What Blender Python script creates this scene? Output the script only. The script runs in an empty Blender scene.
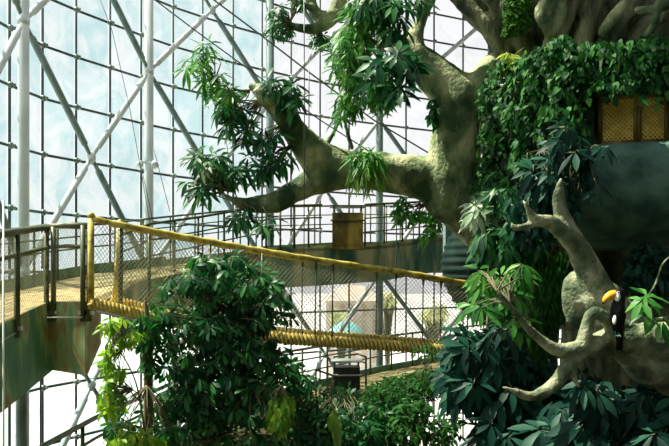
import bpy, bmesh, math, random
import numpy as np
from mathutils import Vector, noise
random.seed(7); rng = np.random.default_rng(7)
SC = bpy.context.scene; COL = SC.collection
F = 700.0; CX = 334.5; HY = 272.0; EYE = 8.0

def P(px, py, d):
    """the point seen at that spot of the photograph, d metres ahead"""
    return Vector(((px - CX) / F * d, d, EYE + (HY - py) / F * d))

# ------------------------------------------------------------------ objects
def tag(o, label=None, cat=None, group=None, kind=None):
    if label: o['label'] = label
    if cat: o['category'] = cat
    if group: o['group'] = group
    if kind: o['kind'] = kind
    return o
def empty(name, loc, label, cat, group=None):
    o = bpy.data.objects.new(name, None); COL.objects.link(o); o.location = loc
    o.empty_display_size = .2
    return tag(o, label, cat, group)
def link(name, me, m, parent=None, smooth=True):
    if m is not None: me.materials.append(m)
    if smooth: me.polygons.foreach_set('use_smooth', [True] * len(me.polygons))
    o = bpy.data.objects.new(name, me); COL.objects.link(o)
    if parent is not None:
        o.parent = parent
        off = Vector(parent.location)
        pp = parent.parent
        while pp is not None: off += pp.location; pp = pp.parent
        me.transform(__import__('mathutils').Matrix.Translation(-off))
    return o
class MB:
    def __init__(s): s.v = []; s.f = []
    def add(s, vs, fs):
        b = len(s.v); s.v += [tuple(v) for v in vs]; s.f += [tuple(i + b for i in f) for f in fs]
    def box(s, c, size, rz=0, rx=0):
        from mathutils import Matrix
        R = Matrix.Rotation(rz, 3, 'Z') @ Matrix.Rotation(rx, 3, 'X'); c = Vector(c)
        vs = [c + R @ Vector((x * size[0] / 2, y * size[1] / 2, z * size[2] / 2)) for x in (-1, 1) for y in (-1, 1) for z in (-1, 1)]
        s.add(vs, [(0, 1, 3, 2), (4, 6, 7, 5), (0, 4, 5, 1), (2, 3, 7, 6), (0, 2, 6, 4), (1, 5, 7, 3)])
    def tube(s, pts, r, n=8, cap=True, rad=None):
        """pts polyline, r radius or list"""
        pts = [Vector(p) for p in pts]; N = len(pts)
        rs = r if isinstance(r, (list, tuple)) else [r] * N
        ref = None; vs = []
        for i, p in enumerate(pts):
            t = (pts[min(i + 1, N - 1)] - pts[max(i - 1, 0)])
            if t.length < 1e-9: t = Vector((0, 0, 1))
            t.normalize()
            if ref is None:
                ref = t.orthogonal().normalized()
            ref = (ref - t * ref.dot(t))
            if ref.length < 1e-6: ref = t.orthogonal()
            ref.normalize(); b = t.cross(ref)
            for k in range(n):
                a = 2 * math.pi * k / n
                vs.append(p + (ref * math.cos(a) + b * math.sin(a)) * rs[i])
        fs = [(i * n + k, i * n + (k + 1) % n, (i + 1) * n + (k + 1) % n, (i + 1) * n + k) for i in range(N - 1) for k in range(n)]
        if cap: fs += [tuple(range(n - 1, -1, -1)), tuple(range((N - 1) * n, N * n))]
        s.add(vs, fs)
    def ball(s, c, r, n=8, m=6):
        c = Vector(c); r = Vector(r) if isinstance(r, (tuple, list, Vector)) else Vector((r, r, r))
        vs = [c + Vector((0, 0, r.z))]
        for i in range(1, m):
            a = math.pi * i / m
            for k in range(n):
                b = 2 * math.pi * k / n
                vs.append(c + Vector((r.x * math.sin(a) * math.cos(b), r.y * math.sin(a) * math.sin(b), r.z * math.cos(a))))
        vs.append(c - Vector((0, 0, r.z))); L = len(vs) - 1
        fs = [(0, 1 + k, 1 + (k + 1) % n) for k in range(n)]
        for i in range(m - 2):
            fs += [(1 + i * n + k, 1 + (i + 1) * n + k, 1 + (i + 1) * n + (k + 1) % n, 1 + i * n + (k + 1) % n) for k in range(n)]
        fs += [(L, 1 + (m - 2) * n + (k + 1) % n, 1 + (m - 2) * n + k) for k in range(n)]
        s.add(vs, fs)
    def build(s, name, m, parent=None, smooth=True):
        me = bpy.data.meshes.new(name); me.from_pydata(s.v, [], s.f); me.update()
        return link(name, me, m, parent, smooth)
def spline(pts, k=6):
    """catmull-rom through (vector, radius) control points"""
    out = []; n = len(pts)
    for i in range(n - 1):
        p0, p1, p2, p3 = pts[max(i - 1, 0)], pts[i], pts[i + 1], pts[min(i + 2, n - 1)]
        for j in range(k):
            t = j / k
            f = lambda a, b, c, d: .5 * ((2 * b) + (c - a) * t + (2 * a - 5 * b + 4 * c - d) * t * t + (3 * b - a - 3 * c + d) * t ** 3)
            out.append((Vector([f(p0[0][q], p1[0][q], p2[0][q], p3[0][q]) for q in range(3)]), max(.002, p1[1] + (p2[1] - p1[1]) * t)))
    out.append((Vector(pts[-1][0]), pts[-1][1]))
    return out

# ------------------------------------------------------------------ materials
def mat(name):
    m = bpy.data.materials.new(name); m.use_nodes = True
    nt = m.node_tree; nt.nodes.clear()
    out = nt.nodes.new('ShaderNodeOutputMaterial')
    return m, nt, out
def N(nt, t, **kw):
    n = nt.nodes.new(t)
    for k, v in kw.items():
        if k in n.inputs.keys() if hasattr(n.inputs, 'keys') else False: n.inputs[k].default_value = v
        else: setattr(n, k, v)
    return n
def ramp(nt, fac, stops, interp='LINEAR'):
    r = nt.nodes.new('ShaderNodeValToRGB'); r.color_ramp.interpolation = interp
    while len(r.color_ramp.elements) < len(stops): r.color_ramp.elements.new(.5)
    for e, (p, c) in zip(r.color_ramp.elements, stops):
        e.position = p; e.color = (*c, 1)
    nt.links.new(fac, r.inputs[0]); return r.outputs[0]
def noisy(name, stops, scale=(3, 3, 3), rough=.6, metal=0, bump=.2, detail=6, bscale=None, spec=.4, bdist=.02):
    m, nt, out = mat(name)
    tc = N(nt, 'ShaderNodeTexCoord'); mp = N(nt, 'ShaderNodeMapping'); mp.inputs['Scale'].default_value = scale
    nt.links.new(tc.outputs['Object'], mp.inputs[0])
    nz = N(nt, 'ShaderNodeTexNoise'); nz.inputs['Scale'].default_value = 1; nz.inputs['Detail'].default_value = detail
    nt.links.new(mp.outputs[0], nz.inputs['Vector'])
    b = N(nt, 'ShaderNodeBsdfPrincipled')
    nt.links.new(ramp(nt, nz.outputs['Fac'], stops), b.inputs['Base Color'])
    b.inputs['Roughness'].default_value = rough; b.inputs['Metallic'].default_value = metal
    b.inputs['Specular IOR Level'].default_value = spec
    if bump:
        n2 = N(nt, 'ShaderNodeTexNoise'); n2.inputs['Scale'].default_value = bscale or 4; n2.inputs['Detail'].default_value = 5
        nt.links.new(mp.outputs[0], n2.inputs['Vector'])
        bp = N(nt, 'ShaderNodeBump'); bp.inputs['Strength'].default_value = bump; bp.inputs['Distance'].default_value = bdist
        nt.links.new(n2.outputs['Fac'], bp.inputs['Height']); nt.links.new(bp.outputs[0], b.inputs['Normal'])
    nt.links.new(b.outputs[0], out.inputs[0]); return m
def leafmat(name, cols, trans=.35, rough=.4, spec=.5):
    """every leaf has its own tone; light passes through the blade"""
    m, nt, out = mat(name)
    g = N(nt, 'ShaderNodeNewGeometry')
    c = ramp(nt, g.outputs['Random Per Island'], [(i / max(1, len(cols) - 1), c) for i, c in enumerate(cols)])
    b = N(nt, 'ShaderNodeBsdfPrincipled'); b.inputs['Roughness'].default_value = rough; b.inputs['Specular IOR Level'].default_value = spec * .5
    nt.links.new(c, b.inputs['Base Color'])
    t = N(nt, 'ShaderNodeBsdfTranslucent')
    hs = N(nt, 'ShaderNodeHueSaturation'); hs.inputs['Hue'].default_value = .47; hs.inputs['Saturation'].default_value = 1.1; hs.inputs['Value'].default_value = 1.8
    nt.links.new(c, hs.inputs['Color']); nt.links.new(hs.outputs[0], t.inputs[0])
    mx = N(nt, 'ShaderNodeMixShader'); mx.inputs[0].default_value = trans
    nt.links.new(b.outputs[0], mx.inputs[1]); nt.links.new(t.outputs[0], mx.inputs[2]); nt.links.new(mx.outputs[0], out.inputs[0])
    return m
def glassmat(name, c1, c2, gl=.06):
    m, nt, out = mat(name)
    tc = N(nt, 'ShaderNodeTexCoord')
    nz = N(nt, 'ShaderNodeTexNoise'); nz.inputs['Scale'].default_value = .9; nz.inputs['Detail'].default_value = 8; nz.inputs['Roughness'].default_value = .62; nz.inputs['Distortion'].default_value = .7
    nt.links.new(tc.outputs['Object'], nz.inputs['Vector'])
    c = ramp(nt, nz.outputs['Fac'], [(.38, c1), (.58, c2)])
    t = N(nt, 'ShaderNodeBsdfTransparent'); nt.links.new(c, t.inputs[0])
    g = N(nt, 'ShaderNodeBsdfGlossy'); g.inputs['Roughness'].default_value = .08
    mx = N(nt, 'ShaderNodeMixShader'); mx.inputs[0].default_value = gl
    nt.links.new(t.outputs[0], mx.inputs[1]); nt.links.new(g.outputs[0], mx.inputs[2]); nt.links.new(mx.outputs[0], out.inputs[0])
    return m
M = {}
M['steel'] = noisy('steel_white_sunlit', [(.35, (.55, .62, .60)), (.65, (.78, .82, .80))], (2, 2, 1), .45, 0, .05)
M['brace'] = noisy('steel_grey_backlit', [(.35, (.14, .21, .20)), (.65, (.24, .33, .31))], (3, 3, 3), .45, 0, .05)  # darker steel copy; backlit shade is put into the colour
M['mullion'] = noisy('dark_frame', [(.3, (.035, .055, .05)), (.7, (.07, .095, .085))], (4, 4, 4), .5, .2, 0)
M['clamp'] = noisy('clamp_metal', [(.3, (.10, .14, .12)), (.7, (.26, .30, .26))], (5, 5, 5), .4, .5, 0)
M['glass_mint'] = glassmat('mint_glass', (.47, .64, .64), (.70, .75, .735))
M['glass_clear'] = glassmat('clear_glass', (.68, .69, .69), (.75, .745, .75), .04)
M['bark'] = noisy('grey_green_bark', [(.36, (.035, .075, .032)), (.5, (.17, .225, .105)), (.62, (.46, .49, .28))], (2.2, 2.2, 1.6), .8, 0, .9, 8, 9, .2, .05)
M['bark_dark'] = noisy('dark_green_bark', [(.36, (.025, .045, .022)), (.5, (.10, .125, .06)), (.64, (.25, .265, .15))], (3.4, 3.4, .7), .85, 0, .9, 8, 7, .2, .08)
M['bark_pale'] = noisy('pale_branch_bark', [(.34, (.05, .085, .045)), (.5, (.16, .195, .11)), (.64, (.36, .385, .24))], (4, 4, 4), .8, 0, .9, 8, 7, .2, .03)
M['twig'] = noisy('twig', [(.3, (.06, .065, .03)), (.7, (.18, .16, .08))], (6, 6, 6), .8, 0, 0)
M['camo'] = noisy('green_rust_streaked_paint', [(.34, (.03, .14, .08)), (.46, (.10, .26, .12)), (.53, (.30, .40, .16)), (.57, (.30, .20, .07)), (.61, (.22, .34, .14)), (.68, (.55, .54, .28))], (1.9, 1.9, .6), .65, 0, .1, 3)
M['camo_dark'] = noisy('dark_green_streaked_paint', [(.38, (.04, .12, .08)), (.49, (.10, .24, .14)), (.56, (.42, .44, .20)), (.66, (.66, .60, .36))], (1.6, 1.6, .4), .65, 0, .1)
M['kerb'] = noisy('green_kerb_paint', [(.3, (.05, .14, .08)), (.7, (.13, .26, .13))], (3, 3, 3), .6, 0, .1)
M['deck'] = noisy('sandy_deck', [(.36, (.18, .15, .06)), (.5, (.32, .25, .10)), (.66, (.48, .36, .16))], (5, 5, 5), .8, 0, .2)
M['rail'] = noisy('olive_painted_rail', [(.3, (.028, .045, .018)), (.7, (.10, .12, .045))], (7, 7, 3), .45, .1, .1)
M['yellow'] = noisy('yellow_bamboo_rail', [(.32, (.20, .15, .02)), (.5, (.50, .40, .07)), (.68, (.74, .62, .18))], (8, 8, 8), .5, 0, .2)
M['rope'] = noisy('yellow_rope', [(.3, (.36, .26, .04)), (.7, (.78, .60, .16))], (14, 14, 14), .85, 0, .3)
M['net'] = noisy('grey_green_net', [(.3, (.17, .20, .11)), (.7, (.30, .31, .18))], (6, 6, 6), .7, 0, 0)
M['wire'] = noisy('steel_wire', [(.3, (.04, .055, .05)), (.7, (.10, .12, .11))], (3, 3, 3), .45, .3, 0)
M['whitewire'] = noisy('white_cable', [(.3, (.6, .65, .62)), (.7, (.8, .83, .8))], (3, 3, 3), .5, 0, 0)
M['box_wood'] = noisy('wood_gold_sheen', [(.35, (.03, .025, .006)), (.5, (.12, .085, .015)), (.64, (.36, .25, .05))], (2.5, 2.5, .8), .35, .2, .05)  # dark wood with golden streaks painted in place of a reflection
M['box_dark'] = noisy('black_green_panel', [(.3, (.008, .014, .01)), (.7, (.03, .04, .028))], (3, 3, 3), .4, 0, 0)
M['pale_trim'] = noisy('pale_metal_trim', [(.3, (.35, .38, .33)), (.7, (.55, .57, .5))], (3, 3, 3), .4, .3, 0)
M['bowl'] = noisy('dark_teal_render', [(.36, (.03, .085, .070)), (.62, (.11, .22, .17))], (3, 3, 3), .75, 0, .7, 8, 9, .3, .04)
M['mesh_gold'] = noisy('golden_wicker', [(.3, (.62, .42, .05)), (.7, (.95, .74, .20))], (8, 8, 8), .6, 0, 0)  # golden wicker, colour brightened to stand in for daylight inside the hut
M['wicker_back'] = noisy('wicker_backing', [(.3, (.42, .28, .04)), (.7, (.70, .50, .10))], (8, 8, 8), .7, 0, 0)
M['black'] = noisy('black_feathers', [(.3, (.003, .003, .004)), (.7, (.009, .009, .011))], (20, 20, 20), .6, 0, .2, spec=.15)
M['white'] = noisy('white_feathers', [(.3, (.72, .72, .68)), (.7, (.88, .88, .84))], (20, 20, 20), .7, 0, .2)
M['beak'] = noisy('orange_beak', [(.3, (.75, .24, .01)), (.7, (.92, .48, .03))], (14, 14, 14), .3, 0, 0)
M['blue'] = noisy('blue_eye_ring', [(.3, (.02, .10, .35)), (.7, (.04, .18, .5))], (9, 9, 9), .4, 0, 0)
M['concrete'] = noisy('pale_plaza', [(.3, (.55, .54, .50)), (.7, (.70, .69, .66))], (.4, .4, .4), .9, 0, 0)
M['dark_wall'] = noisy('dark_green_render', [(.3, (.02, .035, .025)), (.7, (.05, .075, .05))], (.6, .6, .6), .9, 0, .2)
M['soil'] = noisy('dark_soil', [(.3, (.02, .02, .012)), (.7, (.06, .05, .03))], (2, 2, 2), .95, 0, .5)
M['terracotta'] = noisy('washed_terracotta', [(.3, (.62, .46, .34)), (.7, (.78, .66, .54))], (1, 6, 1), .9, 0, 0)
M['cream'] = noisy('cream_wall', [(.3, (.80, .76, .68)), (.7, (.88, .85, .78))], (1, 1, 1), .9, 0, 0)
M['turquoise'] = noisy('turquoise_cloth', [(.3, (.20, .62, .62)), (.7, (.34, .74, .72))], (2, 2, 2), .8, 0, 0)
M['louver'] = noisy('dark_louver', [(.3, (.005, .016, .012)), (.7, (.014, .035, .027))], (3, 3, 3), .8, 0, 0, spec=.1)
# foliage
L_mid = leafmat('mid_green_leaf', [(.004, .042, .016), (.010, .075, .026), (.024, .125, .036), (.06, .20, .06)])
L_sun = leafmat('fresh_green_leaf', [(.012, .10, .018), (.03, .17, .03), (.07, .26, .045), (.14, .36, .08)], .42)
L_shade = leafmat('shaded_blue_green_leaf', [(.002, .018, .013), (.004, .033, .021), (.008, .055, .034), (.018, .085, .05)], .15, .5, .35)  # leaf colour darkened to imitate the shade on the right side
L_lime = leafmat('lime_leaf', [(.07, .22, .03), (.14, .33, .04), (.28, .44, .07)], .42)
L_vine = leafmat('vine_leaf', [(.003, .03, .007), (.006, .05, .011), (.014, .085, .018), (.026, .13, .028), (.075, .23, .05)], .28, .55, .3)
L_lit = leafmat('sunlit_pale_leaf', [(.10, .18, .10), (.30, .42, .26), (.55, .60, .44)], .25, .3)  # paler leaf colour painted in for leaves caught by the sun
L_fern = leafmat('fern_leaf', [(.010, .055, .014), (.022, .10, .022), (.045, .15, .03)], .3, .6, .2)
L_fern_shade = leafmat('shaded_fern_leaf', [(.006, .035, .006), (.015, .07, .012), (.03, .10, .018)], .2, .7, .1)  # darker fern copy; the gloom under the tree house is in its colour
L_moss = leafmat('moss_leaf', [(.015, .07, .01), (.035, .12, .015), (.06, .17, .02)], .2, .7, .2)
L_strap = leafmat('strap_leaf', [(.05, .14, .02), (.13, .27, .05), (.28, .42, .12)], .35)
L_out = leafmat('sunlit_outdoor_leaf', [(.45, .52, .25), (.62, .64, .38)], .3)
L_yel = leafmat('yellow_green_leaf', [(.20, .36, .05), (.42, .50, .10), (.30, .42, .08)], .3)

# ------------------------------------------------------------------ leaves
def quads_mesh(name, V, Q):
    me = bpy.data.meshes.new(name)
    me.vertices.add(len(V)); me.vertices.foreach_set('co', V.astype(np.float32).ravel())
    me.loops.add(len(Q) * 4); me.loops.foreach_set('vertex_index', Q.astype(np.int32).ravel())
    me.polygons.add(len(Q)); me.polygons.foreach_set('loop_start', np.arange(0, len(Q) * 4, 4, dtype=np.int32))
    try: me.polygons.foreach_set('loop_total', np.full(len(Q), 4, dtype=np.int32))
    except Exception: pass
    me.update(calc_edges=True); me.validate(); return me
PROF = {'lance': [(0, .06), (.2, .55), (.5, 1), (.8, .62), (1, .03)],
        'obov': [(0, .06), (.25, .35), (.6, .95), (.85, .85), (1, .12)],
        'heart': [(0, .45), (.15, .95), (.4, 1), (.75, .5), (1, .03)],
        'strap': [(0, .7), (.3, 1), (.6, .9), (.85, .6), (1, .05)],
        'tiny': [(0, .15), (.45, 1), (1, .08)]}
def leaves(name, Pb, D, Nn, L, W, m, parent, prof='lance', droop=.25, fold=.15):
    """Pb base points, D directions, Nn face normals, L lengths, W half widths; one island per leaf"""
    Pb, D, Nn = [np.asarray(a, float) for a in (Pb, D, Nn)]
    n = len(Pb); L = np.broadcast_to(np.asarray(L, float), (n,)); W = np.broadcast_to(np.asarray(W, float), (n,))
    D = D / (np.linalg.norm(D, axis=1, keepdims=True) + 1e-9)
    S = np.cross(D, Nn); bad = np.linalg.norm(S, axis=1) < 1e-3
    S[bad] = np.cross(D[bad], np.array([.3, .9, .2])); S /= np.linalg.norm(S, axis=1, keepdims=True)
    U = np.cross(S, D); pr = PROF[prof]; R = len(pr); V = np.zeros((n, R * 3, 3))
    dr = droop * rng.uniform(.4, 1.5, n)
    for i, (u, w) in enumerate(pr):
        c = Pb + D * (L * u)[:, None] - U * (L * dr * u * u)[:, None] 
        c[:, 2] -= L * dr * .6 * u * u
        for j, sgn in enumerate((-1, 0, 1)):
            V[:, i * 3 + j] = c + S * (W * w * sgn)[:, None] + U * (W * fold * abs(sgn) * w)[:, None]
    q = np.array([(i * 3 + j, i * 3 + j + 1, i * 3 + j + 4, i * 3 + j + 3) for i in range(R - 1) for j in range(2)])
    Q = (q[None] + (np.arange(n) * R * 3)[:, None, None]).reshape(-1, 4)
    me = quads_mesh(name, V.reshape(-1, 3), Q)
    return link(name, me, m, parent)
def rdir(n):
    v = rng.normal(size=(n, 3)); return v / np.linalg.norm(v, axis=1, keepdims=True)
def blob_pts(blobs, shell=.0):
    """blobs: (px, py, depth, half width px, half height px, half depth m, count)"""
    out = []
    for (px, py, d, rx, ry, rz, n) in blobs:
        r = rdir(n); k = (shell + (1 - shell) * rng.uniform(0, 1, n)) ** (1 / 3)
        r = r * k[:, None]; c = P(px, py, d)
        out.append(np.stack([c.x + r[:, 0] * rx / F * d, c.y + r[:, 1] * rz, c.z + r[:, 2] * ry / F * d], 1))
    return np.concatenate(out)
def whorls(C, A, nl, L, W, tilt=(.0, .9)):
    """a ring of leaflets at each centre C round axis A"""
    Pb, D, Nn, LL = [], [], [], []
    for c, a in zip(C, A):
        a = a / np.linalg.norm(a); h = np.cross(a, [.31, .77, .55]); h /= np.linalg.norm(h); b = np.cross(a, h)
        k = int(rng.integers(nl[0], nl[1] + 1)); ph = rng.uniform(0, 6.28); t = rng.uniform(*tilt); s = rng.uniform(.75, 1.2)
        for i in range(k):
            an = ph + 6.283 * i / k + rng.normal() * .12
            o = h * math.cos(an) + b * math.sin(an); ti = t + rng.normal() * .15
            d = o * math.cos(ti) - np.array([0, 0, 1]) * math.sin(ti) * .8 - a * math.sin(ti) * .3
            Pb.append(c + o * L * .12); D.append(d); Nn.append(a + rng.normal(size=3) * .12 + np.array([0, 0, .2])); LL.append(L * s * rng.uniform(.75, 1.1))
    LL = np.array(LL); return np.array(Pb), np.array(D), np.array(Nn), LL, LL * W * .78
def stems(name, C, anchors, m, parent, r=.009, sag=.15):
    mb = MB(); A = np.array([tuple(a) for a in anchors])
    for c in C:
        a = A[np.argmin(((A - c) ** 2).sum(1) * rng.uniform(.7, 1.3, len(A)))]
        a = Vector(a); c2 = Vector(c); mid = (a + c2) / 2 + Vector((rng.normal() * .05, rng.normal() * .05, sag * (a - c2).length))
        mb.tube([a, a.lerp(mid, .6), mid, mid.lerp(c2, .5), c2], [r * 1.8, r * 1.5, r * 1.2, r, r * .7], 4, False)
    return mb.build(name, m, parent)
def umbrella_plant(name, label, cat, blobs, anchors, L=.26, W=.17, m=L_mid, nl=(6, 8), tilt=(-.1, .75), prof='lance', up=.75, group=None, stem=.008, sag=.12, droop=.22, shell=0, dens=.74):
    anc = [P(*a) for a in anchors]
    r = empty(name, anc[0], label, cat, group)
    C = blob_pts([b[:6] + (max(1, int(round(b[6] * dens))),) for b in blobs], shell)
    A = rdir(len(C)) * (1 - up) * 1.3 + np.array([0, -.75, .7]) * up
    leaves('leaves', *whorls(C, A, nl, L, W, tilt), m, r, prof, droop)
    stems('stems', C, anc, M['twig'], r, stem, sag)
    return r
def leaf_cloud(name, label, cat, blobs, anchors, L, W, m, prof='lance', down=.5, out=.4, shell=0, stem=None, group=None, droop=.25):
    anc = [P(*a) for a in anchors]; r = empty(name, anc[0], label, cat, group)
    C = blob_pts(blobs, shell); n = len(C)
    D = rdir(n) + np.array([0, -out, -down]); Nn = rdir(n) * .6 + np.array([0, -.7, .5])
    leaves('leaves', C, D, Nn, L * rng.uniform(.6, 1.3, n), W * L * rng.uniform(.8, 1.2, n), m, r, prof, droop)
    if stem: stems('stems', C[rng.choice(n, min(n, stem), replace=False)], anc, M['twig'], r, .006, .1)
    return r

# ------------------------------------------------------------------ facade
FX = [9.5, 42.5, 76, 110, 141, 173, 202.5, 233, 262, 291, 320, 349, 377, 406, 434, 463, 491]
kx = [-160, -90, -25, 9.5, 42.5, 110, 173, 233, 320, 400, 470, 560, 700]
kz = [12.2, 13.6, 15.2, 16.4, 17.65, 19.6, 21.6, 23.3, 25.7, 27.6, 29.2, 30.6, 32.0]
def fz(px): return float(np.interp(px, kx, kz))
MX = [-128, -92, -58, -25] + FX + [519, 547, 575, 603, 631, 659, 687, 715]
i0 = 4   # index of the mullion at 9.5
ROWP = [302, 277, 251, 224, 196, 167, 137, 105, 71, 36, 0, -35, -70, -105, -140, -175, -191.8]
RZ = [EYE + p * 29.2 / F for p in ROWP]          # A is index 4, C 6, E 8, G 10, I 12, K 14
FP = [Vector(((x - CX) / F * fz(x), fz(x), 0)) for x in MX]
def fnorm(i):
    a = FP[max(i - 1, 0)]; b = FP[min(i + 1, len(FP) - 1)]; t = (b - a).normalized(); return Vector((t.y, -t.x, 0))
nbays = (len(MX) - 1) // 4
for bay in range(nbays):
    a = bay * 4; idx = range(a, a + 5)
    w = MB()
    for i in idx:
        if i == a and bay > 0: continue
        p = FP[i]; nn = fnorm(i); w.tube([Vector((p.x, p.y, 0)), Vector((p.x, p.y, RZ[0]))], .036, 6)
    o = w.build('window_%d' % (bay + 1), M['mullion']); o['kind'] = 'structure'
    t = MB()
    for z in RZ:
        for i in list(idx)[:-1]:
            t.tube([FP[i] + Vector((0, 0, z)), FP[i + 1] + Vector((0, 0, z))], .038, 6)
    t.build('transom', M['mullion'], o)
    g = MB()
    for r in range(len(RZ) - 1):
        for i in list(idx)[:-1]:
            n1 = -fnorm(i) * .06; n2 = -fnorm(i + 1) * .06
            A, B = FP[i] + n1, FP[i + 1] + n2
            z0, z1 = RZ[r + 1] + .012, RZ[r] - .012; e = (B - A).normalized() * .012; A += e; B -= e
            A2 = A - fnorm(i) * .015; B2 = B - fnorm(i + 1) * .015
            vs = [(A.x, A.y, z0), (B.x, B.y, z0), (B.x, B.y, z1), (A.x, A.y, z1)]
            g.add(vs, [(0, 1, 2, 3)])
    g.build('pane', M['glass_mint'] if bay <= 2 else M['glass_clear'], o, False)
    c = MB()
    for z in RZ[:-1]:
        for i in list(idx)[:-1]:
            nn = fnorm(i); p = FP[i] + Vector((0, 0, z)); tt = Vector((-nn.y, nn.x, 0))
            c.ball(p + nn * .03, (.085, .085, .085), 8, 5)
            c.tube([p - tt * .13 + nn * .03, p + tt * .13 + nn * .03], .028, 5)
            c.tube([p + nn * .0, p + nn * .16], .03, 6)
    c.build('clamp', M['clamp'], o)
# columns inside the glass, one each four mullions, and diagonal tubes
COLX = {0: -100, 1: 23.5, 2: 149, 3: 270, 4: 379.5, 5: 491, 6: 606, 7: 706}
def colp(k):
    px = COLX[k]; d = fz(px) - .9 - (.1 if k == 1 else 0); return Vector(((px - CX) / F * d, d, 0))
collab = {1: 'thick white round steel column at the far left, rising behind the near railing', 2: 'slim white round steel column with a pair of small lamps, second from the left',
          3: 'pale steel column behind the leafy tip of the big branch', 4: 'grey steel column behind the strap-leaved tuft on the big branch', 5: 'grey steel column half hidden behind the fork of the giant tree',
          6: 'steel column hidden behind the giant trunk', 0: 'white steel column left of the photographed part', 7: 'steel column at the right end of the glass wall'}
for k in range(1, 6):
    p = colp(k); r = empty('steel_column', p, collab[k], 'column', 'round columns along the glass wall')
    mb = MB(); mb.tube([p, p + Vector((0, 0, RZ[0]))], .125 if k < 3 else .135, 16); mb.build('shaft', M['steel'] if k < 3 else M['brace'], r)
    mb = MB()
    for ri in (2, 6, 10, 14): mb.tube([p + Vector((0, 0, RZ[ri] - .08)), p + Vector((0, 0, RZ[ri] + .08))], .137, 16)
    mb.build('collar', M['steel'] if k < 3 else M['brace'], r)
    mb = MB(); mb.tube([p, p + Vector((0, 0, .05))], .25, 16); mb.build('base_plate', M['brace'], r)
p2 = colp(2)
for s in (-1, 1):
    z = EYE + (272 - 164) / F * p2.y; q = Vector((p2.x + s * .17, p2.y - .12, z))
    r = empty('spotlight', q, 'small white lamp on the %s side of the second column from the left' % ('left' if s < 0 else 'right'), 'lamp', 'lamps on the second column')
    mb = MB(); mb.tube([q + Vector((0, 0, .05)), q + Vector((s * .03, -.05, -.02)), q + Vector((s * .06, -.1, -.08))], [.05, .09, .11], 10); mb.build('lamp_head', M['whitewire'], r)
    mb = MB(); mb.tube([q + Vector((0, 0, .03)), Vector((p2.x, p2.y - .1, z + .03))], .03, 6); mb.build('bracket', M['whitewire'], r)
def midp(k):
    a, b = colp(k), colp(k + 1); return (a + b) / 2 + Vector((-.1, .15, 0))
bl = {0: 'crossed white steel tubes left of the thick far left column', 1: 'crossed steel tubes between the first and second columns from the left', 2: 'crossed steel tubes between the second and third columns from the left',
      3: 'crossed steel tubes behind the upper walkway and the arching branch', 4: 'crossed grey steel tubes right of the strap-leaved tuft, behind the forked limb', 5: 'crossed steel tubes behind the giant trunk'}
for k in range(0, 5):
    a, b, m_ = colp(k), colp(k + 1), midp(k)
    r = empty('cross_brace', Vector((m_.x, m_.y, RZ[14])), bl[k], 'steel brace', 'diagonal bracing of the glass wall')
    for ri in (4, 8, 12, 16):
        if ri == 16: continue
        mz = Vector((m_.x, m_.y, RZ[ri]))
        for q in (a, b):
            for dr in (-2, 2):
                rr = ri + dr
                if rr < 0 or rr > 16: continue
                e = Vector((q.x, q.y, RZ[rr])); d = (e - mz).normalized()
                mb = MB(); L = (e - mz).length
                mb.tube([mz + d * .06, mz + d * .35, mz + d * .40, e - d * .40, e - d * .35, e - d * .1], [.05, .055, .085, .085, .055, .05], 10)
                mb.build('brace_tube', M['steel'] if (dr < 0) == (q is b) else M['brace'], r)  # one diagonal direction coloured as sunlit, the other as backlit
        mb = MB(); mb.ball(mz, (.12, .12, .16), 10, 8); mb.build('node', M['steel'], r)

# ------------------------------------------------------------------ outside, and unseen shell added to darken the interior
mb = MB(); fp = [Vector((p.x, p.y, 0)) for p in FP] + [Vector((24, 31, 0)), Vector((24, -6, 0)), Vector((-24, -6, 0)), Vector((-24, 9, 0))]; nf = len(fp); mb.add(fp + [p - Vector((0, 0, .1)) for p in fp], [tuple(range(nf - 1, -1, -1)), tuple(range(nf, 2 * nf))] + [(i, (i + 1) % nf, nf + (i + 1) % nf, nf + i) for i in range(nf)]); o = mb.build('floor', M['soil'], None, False); o['kind'] = 'structure'
mb = MB(); mb.box((20, 110, -.16), (500, 300, .1)); o = mb.build('ground', M['concrete'], None, False); o['kind'] = 'structure'
mb = MB(); mb.box((0, -6.1, 8), (44, .2, 16)); o = mb.build('shade_wall_back', M['dark_wall'], None, False); o['kind'] = 'structure'  # unseen wall behind the viewer, added to darken the interior
mb = MB(); mb.box((20, 12, 8), (.2, 36, 16)); o = mb.build('shade_wall_right', M['dark_wall'], None, False); o['kind'] = 'structure'  # unseen wall, added to keep sky light off the right side
mb = MB(); mb.box((10, 13, 21.1), (24, 40, .2)); o = mb.build('shade_ceiling', M['dark_wall'], None, False); o['kind'] = 'structure'  # unseen opaque cover, added to cut the fill light from above

def building(name, label, px, py, d, w, h, dep, roofm, wallm):
    c = P(px, py, d); r = empty(name, Vector((c.x, c.y, 0)), label, 'building')
    mb = MB(); mb.box((c.x, c.y, (c.z) / 2), (w, dep, c.z)); mb.build('wall', wallm, r, False)
    mb = MB(); zz = c.z; x0, x1, y0, y1 = c.x - w / 2 - .4, c.x + w / 2 + .4, c.y - dep / 2 - .5, c.y + dep / 2 + .5
    mb.add([(x0, y0, zz), (x1, y0, zz), (x1, y1, zz), (x0, y1, zz), (x0 + 1.5, c.y, zz + h), (x1 - 1.5, c.y, zz + h)], [(0, 1, 5, 4), (1, 2, 5), (2, 3, 4, 5), (3, 0, 4), (0, 3, 2, 1)])
    mb.build('roof', roofm, r, False)
    for q in range(5):
        for zf in (.35, .7, .88):
            mb = MB(); x = c.x - w / 2 + (q + .5) * w / 5; mb.box((x, y0 + .48, zz * zf), (w / 12, .08, .9)); mb.build('window', M['terracotta'], r, False)
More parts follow.
